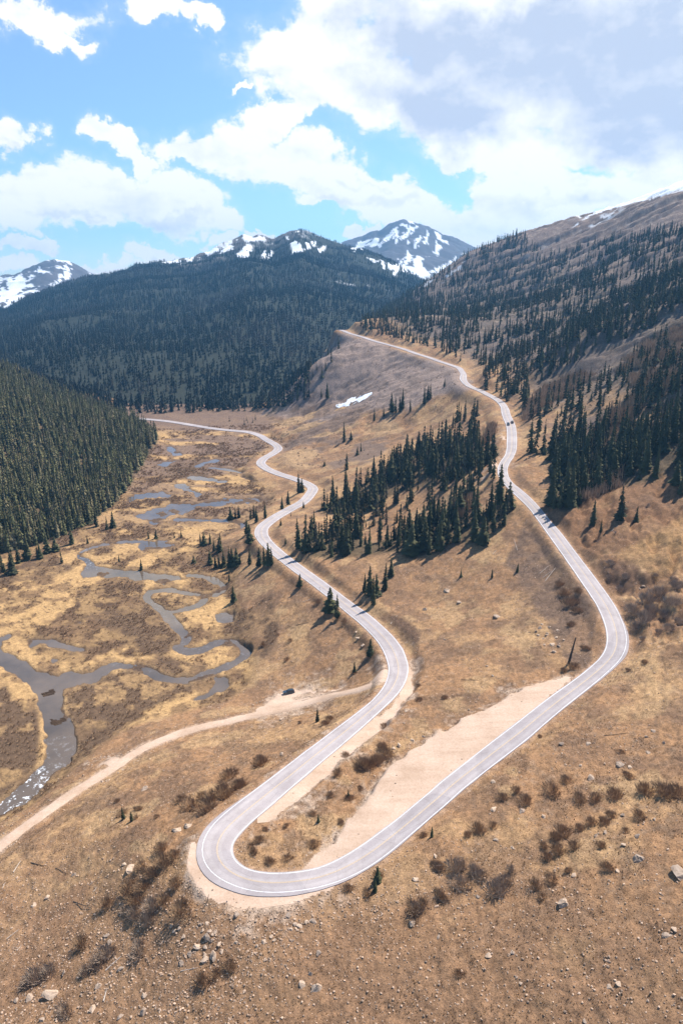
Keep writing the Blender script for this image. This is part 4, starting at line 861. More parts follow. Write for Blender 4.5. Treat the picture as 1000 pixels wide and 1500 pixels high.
# ------------------------------------------------------------------ rocks
def ico():
    t_ = (1 + 5 ** .5) / 2; V = np.array([(-1, t_, 0), (1, t_, 0), (-1, -t_, 0), (1, -t_, 0), (0, -1, t_), (0, 1, t_), (0, -1, -t_), (0, 1, -t_), (t_, 0, -1), (t_, 0, 1), (-t_, 0, -1), (-t_, 0, 1)], float)
    F = np.array([(0, 11, 5), (0, 5, 1), (0, 1, 7), (0, 7, 10), (0, 10, 11), (1, 5, 9), (5, 11, 4), (11, 10, 2), (10, 7, 6), (7, 1, 8), (3, 9, 4), (3, 4, 2), (3, 2, 6), (3, 6, 8), (3, 8, 9), (4, 9, 5), (2, 4, 11), (6, 2, 10), (8, 6, 7), (9, 8, 1)])
    return V / np.linalg.norm(V[0]), F
def subdiv(V, F):
    V = list(map(tuple, V)); cache = {}; out = []
    def mid(a, b):
        k = (min(a, b), max(a, b))
        if k not in cache:
            p = (np.array(V[a]) + np.array(V[b])); p /= np.linalg.norm(p); V.append(tuple(p)); cache[k] = len(V) - 1
        return cache[k]
    for a, b, c in F:
        x, y, w_ = mid(a, b), mid(b, c), mid(c, a); out += [(a, x, w_), (b, y, x), (c, w_, y), (x, y, w_)]
    return np.array(V), np.array(out)
def rock(seed, lv):
    r = np.random.default_rng(seed); V, F = ico()
    for _ in range(lv): V, F = subdiv(V, F)
    V = V * r.uniform(.75, 1.2, 3)
    for _ in range(14):                                   # flat fracture faces
        n = r.normal(size=3); n /= np.linalg.norm(n); d = r.uniform(.42, .8); k = V @ n - d; V = V - np.clip(k, 0, None)[:, None] * n
    V *= 1 + r.normal(0, .05, (len(V), 1)); V[:, 2] = V[:, 2] * .8 + .25
    return V, F
BLD = [rock(700 + k, 2) for k in range(6)]; PEB = [rock(720 + k, 0) for k in range(9)]
bld_me = [new_mesh('boulder', v, f, [MROCK]) for v, f in BLD]
def put_rock(p, rad, name, label, cat, group):
    o_ = link(name, bld_me[rng.integers(0, 6)]); o_.location = (p[0], p[1], p[2] + ZC - rad * .1); o_.rotation_euler = (rng.normal(0, .2), rng.normal(0, .2), rng.random() * 6.28); rad *= .92; o_.scale = (rad, rad * rng.uniform(.55, 1.1), rad * rng.uniform(.5, .9))
    tag(o_, label, cat, group); return o_
def rocks(L, ox, oy, s, name, label, group=None):
    for x, y, w_ in L:
        p = ground_hit(ox + x / s, oy + y / s)
        if p is not None: put_rock(p, np.linalg.norm(p) * w_ / s / 2000, name, label, 'boulder' if name == 'boulder' else 'stone', group)
rocks([(285, 505, 105)], 250, 1290, 4.545, 'boulder', 'largest pale boulder of the pile below the hairpin')
rocks([(240, 372, 75)], 250, 1290, 4.545, 'boulder', 'upper pale boulder of the pile below the hairpin')
rocks([(180, 440, 80)], 250, 1290, 4.545, 'boulder', 'brown slanted boulder at the left of the pile below the hairpin')
rocks([(325, 428, 60)], 250, 1290, 4.545, 'boulder', 'pale boulder at the right of the pile below the hairpin')
rocks([(225, 535, 70)], 250, 1290, 4.545, 'boulder', 'dark boulder at the lower left of the pile below the hairpin')
rocks([(230, 440, 50), (270, 400, 40), (260, 340, 40), (215, 330, 45), (300, 345, 40), (280, 360, 36), (90, 370, 40), (30, 335, 45), (10, 300, 45), (60, 320, 36), (200, 290, 32), (240, 285, 30), (340, 470, 40), (130, 490, 60), (70, 550, 50), (230, 500, 40)], 250, 1290, 4.545, 'boulder', 'smaller rubble block heaped around the boulder pile below the hairpin', 'rubble around the boulder pile')
rocks([(970, 715, 100)], 250, 1290, 4.545, 'boulder', 'lone angular boulder with dark shadow at bottom centre')
rocks([(620, 410, 55), (690, 400, 40), (575, 438, 40), (440, 415, 32), (855, 300, 55), (830, 290, 40), (800, 325, 36), (945, 265, 50), (905, 275, 40), (780, 240, 45), (440, 222, 55), (570, 272, 40), (670, 375, 30), (985, 485, 45), (930, 620, 40), (880, 690, 60)], 250, 1290, 4.545, 'boulder', 'scattered angular stone block on the bare slope below the hairpin', 'blocks below the hairpin')
rocks([(480, 312, 40)], 0, 1150, 2.5, 'boulder', 'pale boulder beside the thicket left of the hairpin')
rocks([(455, 290, 24), (272, 327, 26), (690, 150, 40), (650, 165, 40), (125, 440, 26), (175, 410, 26), (390, 552, 28), (405, 578, 22), (440, 675, 30), (235, 690, 30), (530, 770, 28), (340, 820, 40), (525, 830, 36), (440, 850, 28), (155, 860, 30), (60, 790, 28), (110, 780, 34)], 0, 1150, 2.5, 'boulder', 'small pale boulder scattered across the lower left slope', 'boulders of the lower left slope')
rocks([(195, 770, 62)], 0, 1150, 2.5, 'boulder', 'flat brown boulder near the bottom left corner')
rocks([(362, 735, 34)], 0, 1150, 2.5, 'boulder', 'round pale boulder between the log and the bottom left corner')
rocks([(530, 15, 40)], 0, 1150, 2.5, 'boulder', 'white boulder on the grassy slope below the dirt road')
rocks([(180, 640, 36)], 350, 830, 2.857, 'boulder', 'round grey boulder below the parked car and dirt road')
rocks([(255, 655, 26), (180, 785, 26), (670, 750, 40), (770, 712, 22), (725, 728, 24), (690, 655, 16), (860, 305, 18), (870, 100, 40), (920, 150, 36), (780, 180, 26), (520, 330, 36), (500, 300, 26), (490, 275, 24), (960, 600, 20), (645, 760, 24), (700, 605, 24)], 350, 830, 2.857, 'boulder', 'isolated boulder on the dry slopes around the lower bend', 'boulders around the lower bend')
rocks([(220, 352, 36)], 650, 780, 2.857, 'boulder', 'dark rounded boulder alone between the two roads')
rocks([(400, 400, 28), (430, 430, 24), (410, 385, 22), (470, 440, 22), (460, 500, 30), (430, 420, 18), (450, 470, 26), (415, 445, 20), (480, 475, 20), (395, 430, 22), (500, 450, 18), (385, 415, 20), (440, 395, 20), (420, 470, 20), (475, 410, 18)], 650, 780, 2.857, 'boulder', 'pale block in the rockfall inside the upper bend', 'rockfall inside the upper bend')
rocks([(830, 225, 26), (818, 235, 20), (735, 970, 36), (875, 830, 26), (920, 880, 22), (600, 885, 24), (490, 885, 24), (845, 855, 26), (205, 600, 22), (180, 560, 18), (10, 245, 30), (850, 920, 24), (570, 975, 20)], 650, 780, 2.857, 'boulder', 'scattered stone on the grassy slope around the upper bend', 'stones around the upper bend')
rocks([(305, 115, 34)], 600, 1100, 2.5, 'boulder', 'upright boulder with dark hollow just right of the straight')
rocks([(305, 215, 34), (665, 100, 34), (770, 48, 36), (95, 385, 24), (410, 220, 30), (780, 235, 28), (895, 250, 24), (490, 240, 24)], 600, 1100, 2.5, 'boulder', 'medium stone block on the grassy slope high right of the straight', 'blocks right of the straight')
rocks([(565, 560, 50)], 600, 1100, 2.5, 'boulder', 'flat pale boulder in the middle of the bare right slope')
rocks([(840, 395, 56)], 600, 1100, 2.5, 'boulder', 'leaning slab boulder casting shadow on the right slope')
rocks([(990, 455, 60)], 600, 1100, 2.5, 'boulder', 'dark boulder cut by the right edge of the picture')
rocks([(10, 630, 40), (290, 752, 32), (375, 738, 26), (765, 855, 26), (730, 868, 18), (935, 675, 40), (968, 655, 34), (680, 312, 26), (715, 300, 24), (785, 345, 22), (600, 455, 30), (760, 440, 24), (830, 315, 24), (105, 680, 24), (375, 355, 24), (315, 325, 30), (405, 850, 18), (870, 915, 18), (640, 990, 20), (250, 535, 24)], 600, 1100, 2.5, 'boulder', 'small pale stone on the bare right hand slope', 'stones on the right slope')
rocks([(805, 60, 20), (20, 470, 30)], 600, 1100, 2.5, 'boulder', 'plain stone lying among the right slope shrubs', 'stones among the shrubs')
# stones set along the dirt track
rocks([(60, 578, 14), (75, 572, 12), (88, 566, 12), (100, 560, 13), (113, 555, 12), (125, 550, 12), (138, 546, 12), (148, 543, 10), (240, 556, 12), (255, 553, 14), (272, 550, 12), (285, 546, 12), (298, 544, 12), (315, 540, 12), (330, 538, 10), (345, 536, 10), (250, 512, 9), (275, 512, 9), (300, 512, 9), (325, 513, 11)], 350, 830, 2.857, 'border_stone', 'small pale stone in the rows bordering the parking loop', 'stones bordering the parking loop')
rocks([(10, 990, 12), (25, 980, 12), (40, 970, 14), (55, 960, 14), (68, 952, 14), (82, 945, 24), (98, 932, 16), (112, 918, 16), (8, 895, 14), (25, 885, 14), (45, 878, 14)], 0, 1000, 4, 'border_stone', 'pale stone in the row along the near end of the dirt road', 'stones along the near dirt road')
rocks([(520, 482, 16), (540, 480, 16), (490, 545, 22), (560, 445, 14), (590, 440, 16), (615, 436, 20), (640, 432, 24), (690, 428, 14), (715, 422, 18), (750, 408, 20), (770, 400, 16), (790, 390, 14), (805, 384, 14), (600, 580, 22), (625, 578, 26), (640, 572, 18), (695, 528, 18), (720, 512, 18), (785, 470, 16), (808, 460, 18)], 0, 1000, 4, 'border_stone', 'pale stone beside the middle of the dirt road above the rapids', 'stones beside the dirt road')
# loose stones, turf
stony = (D1 > edge + .8) * np.where(gravel, .25, 1) * (D2 > 2.2) * (wg < .02) * (RR < 330) * (1 - valley)
P = scatter(stony * (.12 + sstep(1220, 1400, PY) * 2.4 * (.35 + sstep(.45, .6, na)) + .5 * sstep(.55, .65, fbm(GX + 41, GY, 12, 3))), 1.6)
R = .06 + .36 * rng.random(len(P)) ** 4
carpet('loose_stones', P, R, PEB, MSTONE, 'loose pale stones and rubble littering the bare slopes', .8)
bpy.data.objects['loose_stones']['category'] = 'stones'
def tuft(seed):
    r = np.random.default_rng(seed); V = []; F = []
    for k in range(6):
        a = r.random() * 6.28; b = len(V); c, s_ = math.cos(a), math.sin(a); o_ = r.uniform(.2, .6); V += [(-s_ * .3, c * .3, -.1), (s_ * .3, -c * .3, -.1), (c * o_, s_ * o_, r.uniform(.5, 1))]; F += [(b, b + 1, b + 2)]
    return np.array(V, np.float32), np.array(F, np.int32)
m = (D1 > edge + .6) * ~gravel * hillw * (D2 > 2) * (wg < .02) * (RR < 420) * (1 - snow)
P = scatter(m * (.25 + sstep(.42, .6, nb)), 1.5); P = P[rng.random(len(P)) < np.clip((170 / np.hypot(P[:, 0], P[:, 1])) ** 2, .06, 1)]
carpet('dry_grass', P, rng.uniform(.12, .34, len(P)), [tuft(800 + k) for k in range(5)], MTUFT, 'short dry golden grass tufts covering the slopes')
bpy.data.objects['dry_grass']['category'] = 'grass'

# ------------------------------------------------------------------ fallen wood, posts
def log(u0, v0, u1, v1, r, label, mat=None, group=None, lift=.12):
    p, q = ground_hit(u0, v0), ground_hit(u1, v1)
    if p is None or q is None: return
    L = q - p; mid_ = p
    v, f = tube((0, 0, 0), L, r, r * .45, 7); parts = [(v, f)]; d = L / np.linalg.norm(L)
    for k in range(3):
        s_ = .25 + .22 * k; n = rng.normal(size=3); n[2] = abs(n[2]) * .6 + .3; n /= np.linalg.norm(n); parts.append(tube(L * s_, L * s_ + n * r * rng.uniform(2.5, 5) + d * r, r * .3, r * .1, 4))
    V, F = merge(parts); o_ = link('fallen_log', new_mesh('fallen_log', V, F, [mat or MLOG])); o_.location = (p[0], p[1], p[2] + ZC + lift)
    tag(o_, label, 'log', group)
for a in [(155, 1422, 178, 1401, .16, 'long bleached log lying between the grey bushes at lower left'),
          (20, 1278, 31, 1261, .13, 'pale splintered log near the left edge below the dirt road'),
          (108, 1321, 135, 1331, .12, 'dark weathered log on the slope left of the thicket', MDARK),
          (46, 1264, 65, 1269, .12, 'short dark log by the left edge', MDARK), (82, 1272, 98, 1280, .09, 'thin dark branch right of the short dark log', MDARK),
          (131, 1297, 139, 1291, .08, 'small pale stick above the thicket on the left'), (46, 1328, 54, 1324, .14, 'short pale log lying among the left stones'),
          (10, 1376, 28, 1362, .09, 'thin grey branch close to the left edge'), (152, 1467, 156, 1452, .16, 'upright pale broken stump piece at the bottom left'),
          (4, 1302, 12, 1285, .08, 'thin grey stick at the very left edge'), (138, 1306, 143, 1299, .07, 'tiny pale stick left of the thicket'),
          (25, 1393, 32, 1385, .08, 'thin pale stick near the bottom left bushes'), (265, 1423, 290, 1418, .09, 'thin grey pole lying below the boulder pile'),
          (798, 851, 813, 832, .16, 'longest bleached log of the log jam in the gully'), (795, 846, 808, 836, .12, 'second bleached log of the log jam in the gully'), (790, 840, 803, 829, .11, 'short bleached log at the top of the log jam'),
          (757, 806, 752, 789, .10, 'pale thin log on the slope above the log jam'), (721, 812, 727, 806, .10, 'small pale log at the top of the open slope'),
          (572, 914, 581, 902, .17, 'white log leaning on the dark cut bank of the lower road'), (444, 882, 456, 877, .12, 'pale driftwood log left of the verge spruces'),
          (434, 916, 452, 912, .11, 'grey log in the grass left of the verge spruces', MDARK), (895, 778, 905, 770, .12, 'pale log in the spruce shadow right of the upper road'),
          (641, 1222, 652, 1217, .07, 'thin dark branch on the verge of the straight', MDARK), (675, 996, 700, 997, .10, 'long dark branch on the grass above the pullout', MDARK), (884, 1078, 920, 1074, .09, 'dark branch lying on the right slope', MDARK)]:
    log(*a)
def snag(u, v, hpx, lean, label, r=.22, mat=None):
    p = ground_hit(u, v); h = np.linalg.norm(p) * hpx / 1000
    parts = [tube((0, 0, -.3), (lean[0] * h, lean[1] * h, h), r, r * .35, 7)]
    for k in range(9):
        s_ = .3 + .07 * k; a = rng.random() * 6.28; parts.append(tube((lean[0] * h * s_, lean[1] * h * s_, h * s_), (lean[0] * h * s_ + math.cos(a) * .09 * h, lean[1] * h * s_ + math.sin(a) * .09 * h, h * (s_ + .03)), r * .25, r * .08, 4))
    V, F = merge(parts); o_ = link('dead_tree', new_mesh('dead_tree', V, F, [mat or MDARK])); o_.location = (p[0], p[1], p[2] + ZC); tag(o_, label, 'dead tree')
snag(832, 972, 38, (.18, .1), 'dark leaning dead trunk inside the upper bend', .5)
snag(303, 1322, 14, (.25, 0), 'small crooked dead sapling on the gravel rim of the hairpin', .1)
snag(235, 1200, 8, (.05, 0), 'short dead stem standing on the slope left of the road', .1, MLOG)
snag(147, 1204, 10, (0, 0), 'thin grey dead stem on the grassy slope below the dirt road', .08, MLOG)
def small_fir(u, v, hpx, label):
    p = ground_hit(u, v); put_tree(p, np.linalg.norm(p) * hpx / 1000 / .85, label, 'knee high firs', rng.integers(0, 6))
small_fir(553, 1292, 24, 'small dark fir on the verge below the straight, upper of two'); small_fir(549, 1306, 18, 'smaller dark fir on the verge below the straight, lower of two')
small_fir(632, 1226, 16, 'tiny fir by the verge halfway up the straight'); small_fir(465, 1057, 22, 'small bare topped fir on the grass left of the lower road'); small_fir(466, 1204, 12, 'tiny dark fir on the strip between road and pullout')
small_fir(542, 960, 24, 'round dark fir on the left verge of the lower bend'); small_fir(519, 985, 16, 'tiny fir left of the lower bend near the dirt road')
small_fir(510, 1168, 12, 'tiny pointed fir above the bushes on the strip'); small_fir(675, 845, 11, 'tiny dark fir on the open slope, leftmost of three'); small_fir(720, 846, 12, 'tiny dark fir on the open slope, middle of three'); small_fir(757, 838, 12, 'tiny dark fir on the open slope, rightmost of three')
small_fir(181, 1200, 18, 'small dark fir above the thicket left of the hairpin'); small_fir(193, 1203, 14, 'tiny dark fir beside its twin above the thicket')
MPOST = mat_plain('brown_post', (.10, .07, .05), .8); MREF = mat_plain('grey_reflector', (.45, .45, .46), .4, .3)
def box(cx, cy, cz, sx, sy, sz):
    V = np.array([(x, y, w_) for x in (-.5, .5) for y in (-.5, .5) for w_ in (-.5, .5)]) * (sx, sy, sz) + (cx, cy, cz)
    F = np.array([(0, 1, 3), (0, 3, 2), (4, 6, 7), (4, 7, 5), (0, 4, 5), (0, 5, 1), (2, 3, 7), (2, 7, 6), (0, 2, 6), (0, 6, 4), (1, 5, 7), (1, 7, 3)]); return V, F
def post(u, v, hpx, label):
    p = ground_hit(u, v); h = np.linalg.norm(p) * hpx / 1000; r = bpy.data.objects.new('marker_post', None); C.objects.link(r); r.location = (p[0], p[1], p[2] + ZC); tag(r, label, 'road marker', 'marker posts along the road')
    link('pole', new_mesh('pole', *tube((0, 0, -.2), (0, 0, h), .055, .045, 8), [MPOST]), r)
    link('reflector', new_mesh('reflector', *merge([box(0, -.07, h - .22, .34, .03, .42), box(0, -.09, h - .22, .24, .012, .3)]), [MREF]), r)
post(279.5, 1299, 11, 'thin marker post on the left rim of the hairpin'); post(333, 1330, 12, 'thin marker post on the near rim of the hairpin, left'); post(437, 1327, 9, 'short marker post on the near rim of the hairpin, right')
post(468, 866, 7, 'short marker post on the left edge of the lower road'); post(376, 790, 5, 'short pale marker post at the S-bend of the lower road'); post(500, 897, 5, 'short marker post right of the two verge spruces')

# ------------------------------------------------------------------ vehicles
MGLASS = mat_plain('dark_glass', (.02, .025, .03), .08, 0, .6); MTYRE = mat_plain('tyre_rubber', (.02, .02, .02), .8); MRIM = mat_plain('alloy', (.5, .5, .52), .3, .9); MLAMP = mat_plain('lamp_glass', (.7, .7, .68), .2); MRED = mat_plain('tail_lamp', (.35, .02, .02), .3); MTRIM = mat_plain('black_trim', (.03, .03, .03), .6)
def loft(sections):                                   # list of (z, [(x,y)...]) rings -> closed tri mesh
    n = len(sections[0][1]); V = [(x, y, zz_) for zz_, ring in sections for x, y in ring]; F = []
    for s_ in range(len(sections) - 1):
        for k in range(n):
            j = (k + 1) % n; a, b = s_ * n, (s_ + 1) * n; F += [(a + k, a + j, b + j), (a + k, b + j, b + k)]
    for base_, flip in ((0, True), ((len(sections) - 1) * n, False)):
        for k in range(1, n - 1): F.append((base_, base_ + k + 1, base_ + k) if flip else (base_, base_ + k, base_ + k + 1))
    return np.array(V, float), np.array(F)
def rr_ring(x0, x1, w_, c=.28):
    return [(x0 + c, -w_), (x1 - c, -w_), (x1 - c * .3, -w_ + c * .35), (x1, -w_ + c * 1.4), (x1, w_ - c * 1.4), (x1 - c * .3, w_ - c * .35), (x1 - c, w_), (x0 + c, w_), (x0 + c * .3, w_ - c * .35), (x0, w_ - c * 1.4), (x0, -w_ + c * 1.4), (x0 + c * .3, -w_ + c * .35)]
def car(name, paint, pos, heading, label, cat, sc=1.0, pickup=False):
    r = bpy.data.objects.new(name, None); C.objects.link(r); r.location = pos; r.rotation_euler = (0, 0, heading); r.scale = (sc,) * 3; tag(r, label, cat)
    link('body', new_mesh('body', *loft([(.32, rr_ring(-2.25, 2.3, .82)), (.5, rr_ring(-2.38, 2.42, .92)), (.85, rr_ring(-2.36, 2.40, .93)), (1.0, rr_ring(-2.30, 2.20, .86)), (1.06, rr_ring(-2.22, 2.0, .80))]), [paint]), r)
    x0, x1 = (-.5, 1.15) if pickup else (-2.15, 1.15)
    link('window', new_mesh('window', *loft([(1.05, rr_ring(x0 - .03, x1, .80)), (1.35, rr_ring(x0 + .12, x1 - .5, .72)), (1.58, rr_ring(x0 + .25, x1 - .85, .66))]), [MGLASS]), r)
    roof = link('roof', new_mesh('roof', *loft([(1.575, rr_ring(x0 + .2, x1 - .78, .69)), (1.66, rr_ring(x0 + .3, x1 - .9, .62))]), [paint]), r)
    for sy in (-1, 1): link('roof_rail', new_mesh('roof_rail', *box((x0 + x1) / 2 - .2, sy * .56, 1.70, (x1 - x0) * .55, .05, .07), [MTRIM]), roof)
    for px_ in (x0 + .32, (x0 + x1) / 2 - .15, x1 - .62):
        for sy in (-1, 1): link('pillar', new_mesh('pillar', *tube((px_ - .06, sy * .815, 1.05), (px_ - .1 if px_ < .5 else px_ - .3, sy * .69, 1.60), .045, .045, 5), [paint]), r)
    if pickup: link('cargo_bed', new_mesh('cargo_bed', *box(-1.45, 0, 1.07, 1.4, 1.35, .03), [MTRIM]), r)
    for wx in (-1.45, 1.5):
        for sy in (-1, 1):
            t_ = link('wheel', new_mesh('wheel', *tube((wx, sy * .70, .36), (wx, sy * .95, .36), .37, .37, 18), [MTYRE]), r); link('rim', new_mesh('rim', *tube((wx, sy * .93, .36), (wx, sy * .965, .36), .23, .2, 12), [MRIM]), t_)
    for sy in (-1, 1):
        link('headlight', new_mesh('headlight', *box(2.36, sy * .66, .80, .14, .34, .16), [MLAMP]), r); link('tail_lamp', new_mesh('tail_lamp', *box(-2.35, sy * .72, .86, .1, .2, .3), [MRED]), r)
        link('mirror', new_mesh('mirror', *box(.85, sy * .97, 1.12, .14, .18, .14), [MTRIM]), r)
    for x_, sg in ((2.40, 1), (-2.37, -1)): link('bumper', new_mesh('bumper', *box(x_, 0, .46, .14, 1.5, .2), [MTRIM]), r)
    return r
p = ground_hit(423, 1015.5)
car('parked_car', mat_plain('dark_blue_paint', (.035, .055, .075), .25, .2, .5, .5), (p[0], p[1], p[2] + ZC + .06), math.radians(192), 'dark blue off-road car parked on the gravel loop of the dirt road', 'car')
def on_road(u, v, off):
    q = ground_hit(u, v); i = int(np.argmin(np.hypot(RP[:, 0] - q[0], RP[:, 1] - q[1]))); P = RP[i] + RN[i] * off; return (P[0], P[1], P[2] + ZC + .05), math.atan2(RT[i, 1], RT[i, 0])
pos, hd = on_road(746, 623, -1.7); car('moving_car', mat_plain('blue_grey_paint', (.06, .09, .13), .25, .2, .5, .5), pos, hd + math.pi, 'blue grey car driving towards the camera on the upper road', 'car')
pos, hd = on_road(751, 620.5, 1.8); car('pickup_truck', mat_plain('black_paint', (.02, .022, .025), .25, .1, .5, .5), pos, hd, 'black pickup truck driving away beside the blue grey car', 'truck', 1.0, True)

# ------------------------------------------------------------------ sky, sun, air, camera
SUN_AZ, SUN_EL = math.radians(46), math.radians(54)      # to the right of straight ahead
S = bpy.context.scene
Wd_ = bpy.data.worlds.new('World'); S.world = Wd_; Wd_.use_nodes = True; nt = Wd_.node_tree; ns = nt.nodes; ls = nt.links; ns.clear()
def M_(op, a, b=None, c=None, clamp=False):
    n = ns.new('ShaderNodeMath'); n.operation = op; n.use_clamp = clamp
    for i, v_ in enumerate((a, b, c)):
        if v_ is None: continue
        if hasattr(v_, 'node'): ls.new(v_, n.inputs[i])
        else: n.inputs[i].default_value = v_
    return n.outputs[0]
SKY_K, CLOUD_K = .122, .68
sky = ns.new('ShaderNodeTexSky'); sky.sky_type = 'NISHITA'; sky.sun_disc = False; sky.sun_elevation = SUN_EL; sky.sun_rotation = SUN_AZ; sky.altitude = 3400; sky.air_density = 1.0; sky.dust_density = .6; sky.ozone_density = 2.0
skym = mk_mix(ns, ls, sky.outputs[0], (SKY_K * 1.08, SKY_K * 1.20, SKY_K * 1.13))
tc = ns.new('ShaderNodeTexCoord'); sx = ns.new('ShaderNodeSeparateXYZ'); ls.new(tc.outputs['Generated'], sx.inputs[0])
skym = mk_mix(ns, ls, skym, mk_ramp(ns, ls, sx.outputs['Z'], [(0.0, (.52, .54, .64)), (.12, (.70, .71, .78)), (.35, (1.06, 1.0, 1.0))]))
az = M_('ARCTAN2', sx.outputs['X'], sx.outputs['Y']); el_ = M_('ARCSINE', sx.outputs['Z'])
cv = ns.new('ShaderNodeCombineXYZ'); ls.new(az, cv.inputs[0]); ls.new(el_, cv.inputs[1]); AE = cv.outputs[0]
wn = ns.new('ShaderNodeTexNoise'); wn.inputs['Scale'].default_value = 13; wn.inputs['Detail'].default_value = 8; wn.inputs['Roughness'].default_value = .62; ls.new(AE, wn.inputs['Vector'])
w1 = ns.new('ShaderNodeVectorMath'); w1.operation = 'SUBTRACT'; ls.new(wn.outputs['Color'], w1.inputs[0]); w1.inputs[1].default_value = (.5, .5, .5)
w2 = ns.new('ShaderNodeVectorMath'); w2.operation = 'MULTIPLY'; ls.new(w1.outputs[0], w2.inputs[0]); w2.inputs[1].default_value = (.16, .11, 0)
w3 = ns.new('ShaderNodeVectorMath'); w3.operation = 'ADD'; ls.new(AE, w3.inputs[0]); ls.new(w2.outputs[0], w3.inputs[1]); AEW = w3.outputs[0]
def azel(u, v):
    q = world(u, v, d=1.0); q = q / np.linalg.norm(q); return math.atan2(q[0], q[1]), math.asin(q[2])
def field(L):
    cur = None
    for u, v, ru, rv, rot in L:
        a, e = azel(u, v); a1, _ = azel(u + ru, v); _, e1 = azel(u, v - rv)
        mp = ns.new('ShaderNodeMapping'); mp.vector_type = 'TEXTURE'; mp.inputs['Location'].default_value = (a, e, 0); mp.inputs['Rotation'].default_value = (0, 0, math.radians(rot)); mp.inputs['Scale'].default_value = (abs(a1 - a), abs(e1 - e), 1)
        ls.new(AEW, mp.inputs['Vector']); ln = ns.new('ShaderNodeVectorMath'); ln.operation = 'LENGTH'; ls.new(mp.outputs[0], ln.inputs[0])
        cur = ln.outputs['Value'] if cur is None else M_('SMOOTH_MIN', cur, ln.outputs['Value'], .15)
    return M_('SUBTRACT', 1.0, cur)
CL = [(790, 222, 130, 34, -8), (300, 218, 95, 34, -6), (400, 252, 120, 44, -10), (570, 300, 110, 40, -12), (100, 285, 120, 46, 0), (230, 298, 100, 40, 0), (50, 10, 125, 38, 0), (105, 42, 50, 26, -20), (235, 8, 75, 28, 0), (300, 22, 50, 22, -15), (8, 190, 60, 34, 0), (168, 197, 38, 24, -15), (205, 228, 30, 15, -20),
      (290, 222, 80, 38, -8), (370, 225, 100, 42, -6), (455, 238, 95, 46, -12), (530, 282, 110, 44, -14), (610, 308, 100, 36, -10), (680, 330, 90, 36, 0), (480, 295, 60, 16, 0),
      (40, 268, 110, 46, 5), (20, 300, 80, 38, 0), (150, 292, 110, 42, 0), (270, 295, 90, 42, -10), (320, 312, 50, 24, -20), (170, 262, 40, 14, 0),
      (50, 354, 68, 14, 0), (14, 386, 50, 16, 0), (235, 370, 60, 16, 0), (140, 390, 60, 14, 0), (335, 350, 26, 11, 0), (530, 342, 36, 10, 0), (388, 338, 18, 6, 0),
      (760, 60, 400, 150, -8), (900, 140, 380, 150, -12), (480, 95, 130, 100, -10), (420, 165, 90, 30, 15), (640, 140, 200, 80, -14), (350, 118, 25, 12, 20),
      (740, 245, 140, 28, -14), (860, 285, 190, 44, -8), (780, 318, 110, 44, -4), (960, 270, 160, 40, 0), (720, 300, 40, 30, 0),
      (1300, 200, 400, 160, 0), (-260, 240, 180, 80, 0), (-300, 30, 200, 60, 0), (1100, -250, 420, 160, 0), (200, -260, 260, 110, 0)]
GRY = [(640, 60, 190, 90, -8), (800, 110, 330, 140, -10), (930, 170, 260, 90, -10), (660, 150, 170, 70, -16), (740, 40, 180, 70, 0), (980, 60, 220, 120, 0)]
SHD = [(500, 302, 70, 13, -4), (250, 318, 80, 9, 0), (120, 312, 90, 9, 0), (520, 265, 60, 10, -14), (560, 300, 90, 16, -6), (830, 300, 120, 14, 0), (235, 378, 40, 8, 0), (40, 205, 40, 10, 0)]
def snoise(vec, scale, detail, rough):
    n = ns.new('ShaderNodeTexNoise'); n.inputs['Scale'].default_value = scale; n.inputs['Detail'].default_value = detail; n.inputs['Roughness'].default_value = rough; ls.new(vec, n.inputs['Vector']); return n.outputs['Fac']
st = ns.new('ShaderNodeVectorMath'); st.operation = 'MULTIPLY'; ls.new(AE, st.inputs[0]); st.inputs[1].default_value = (1, 1.7, 1)
of = ns.new('ShaderNodeVectorMath'); of.operation = 'ADD'; ls.new(st.outputs[0], of.inputs[0]); of.inputs[1].default_value = (.012, .026, 0)
nA = snoise(st.outputs[0], 9, 9, .58); nB = snoise(of.outputs[0], 9, 9, .58)
F_ = M_('ADD', field(CL), M_('MULTIPLY', M_('SUBTRACT', nA, .5), 1.9))
def remap(x, a, b, c=0.0, d=1.0):
    n = ns.new('ShaderNodeMapRange'); n.interpolation_type = 'SMOOTHSTEP'; ls.new(x, n.inputs['Value'])
    for k, v_ in zip(('From Min', 'From Max', 'To Min', 'To Max'), (a, b, c, d)): n.inputs[k].default_value = v_
    return n.outputs['Result']
alpha = remap(F_, .0, .30); veil = M_('MULTIPLY', remap(F_, -.35, .3), .14); alpha = M_('MAXIMUM', alpha, veil)
relief = M_('MULTIPLY', M_('SUBTRACT', nA, nB), 5.0)
soft_n = snoise(st.outputs[0], 4.5, 6, .55)
grey = remap(M_('ADD', field(GRY), M_('MULTIPLY', M_('SUBTRACT', soft_n, .5), 1.3)), -.15, .75)
shade = remap(M_('ADD', field(SHD), M_('MULTIPLY', M_('SUBTRACT', soft_n, .5), 1.2)), .0, .8)
g2 = M_('MAXIMUM', M_('MULTIPLY', grey, 1.0), M_('MULTIPLY', shade, .34))
g2 = M_('ADD', g2, M_('MULTIPLY', M_('SUBTRACT', .0, relief), .42), clamp=True)
ccol = mk_mix(ns, ls, (CLOUD_K * 1.0, CLOUD_K * 1.0, CLOUD_K * 1.0), (CLOUD_K * .52, CLOUD_K * .60, CLOUD_K * .76), g2, 'MIX')
fin = mk_mix(ns, ls, skym, ccol, alpha, 'MIX')
bg = ns.new('ShaderNodeBackground'); ls.new(fin, bg.inputs['Color']); bg.inputs['Strength'].default_value = 1.0
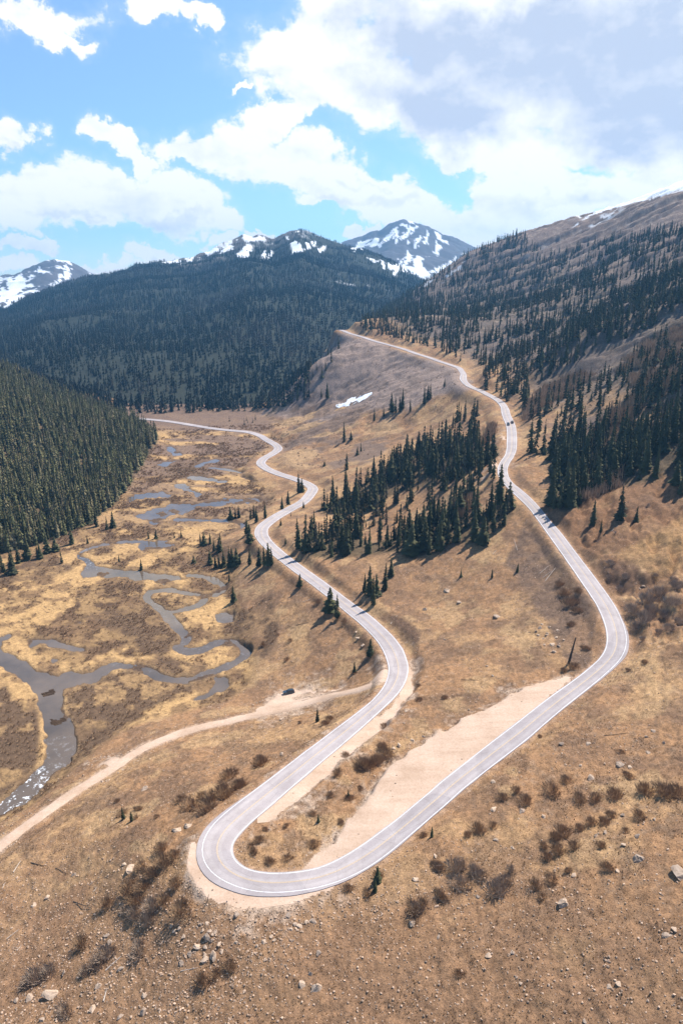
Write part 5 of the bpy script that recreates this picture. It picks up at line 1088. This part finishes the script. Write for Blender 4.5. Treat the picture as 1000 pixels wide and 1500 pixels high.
ow = ns.new('ShaderNodeOutputWorld'); ls.new(bg.outputs[0], ow.inputs['Surface'])

sl_ = bpy.data.lights.new('sun', 'SUN'); sl_.energy = 4.6; sl_.angle = math.radians(.9); sl_.color = (1, .95, .87)
so = bpy.data.objects.new('sun', sl_); C.objects.link(so)
from mathutils import Vector
dirv = Vector((math.cos(SUN_EL) * math.sin(SUN_AZ), math.cos(SUN_EL) * math.cos(SUN_AZ), math.sin(SUN_EL)))
so.rotation_euler = dirv.to_track_quat('Z', 'Y').to_euler()

HZ = 1
if HZ:
    zmin, zmax = float(z.min()) + ZC - 1, float(z.max()) + ZC + 30
    V, F = box(0, 3760, (zmin + zmax) / 2, 11600, 7760, zmax - zmin)
    hm = bpy.data.materials.new('haze'); hm.use_nodes = True; hn = hm.node_tree; hn.nodes.clear()
    vol = hn.nodes.new('ShaderNodeVolumePrincipled'); vol.inputs['Color'].default_value = (.22, .57, 1, 1); vol.inputs['Density'].default_value = 8.5e-5; vol.inputs['Anisotropy'].default_value = .2
    mo = hn.nodes.new('ShaderNodeOutputMaterial'); hn.links.new(vol.outputs[0], mo.inputs['Volume'])
    ho = link('haze', new_mesh('haze', V, F, [hm])); ho['kind'] = 'stuff'; ho['label'] = 'thin blue mountain air filling the valley'

cam = bpy.data.cameras.new('camera'); co = bpy.data.objects.new('camera', cam); C.objects.link(co)
cam.sensor_fit = 'VERTICAL'; cam.sensor_height = 36; cam.sensor_width = 24; cam.lens = 24; cam.clip_start = 1; cam.clip_end = 20000
co.location = (0, 0, ZC); co.rotation_euler = (math.pi / 2 - PITCH, 0, 0); S.camera = co
S.view_settings.view_transform = 'Standard'; S.view_settings.look = 'None'; S.view_settings.gamma = 1; S.view_settings.exposure = .8
cy = S.cycles; cy.max_bounces = 4; cy.diffuse_bounces = 2; cy.glossy_bounces = 2; cy.volume_bounces = 0; cy.transparent_max_bounces = 4; cy.use_denoising = True; cy.denoiser = 'OPENIMAGEDENOISE'; cy.denoising_input_passes = 'RGB_ALBEDO_NORMAL'
print('trees', len(trees), 'lone', len(LONE), 'ind', len(pick))
from collections import Counter
print(Counter(t_[2] for t_ in trees), Counter(trees[i][2] for i in pick))
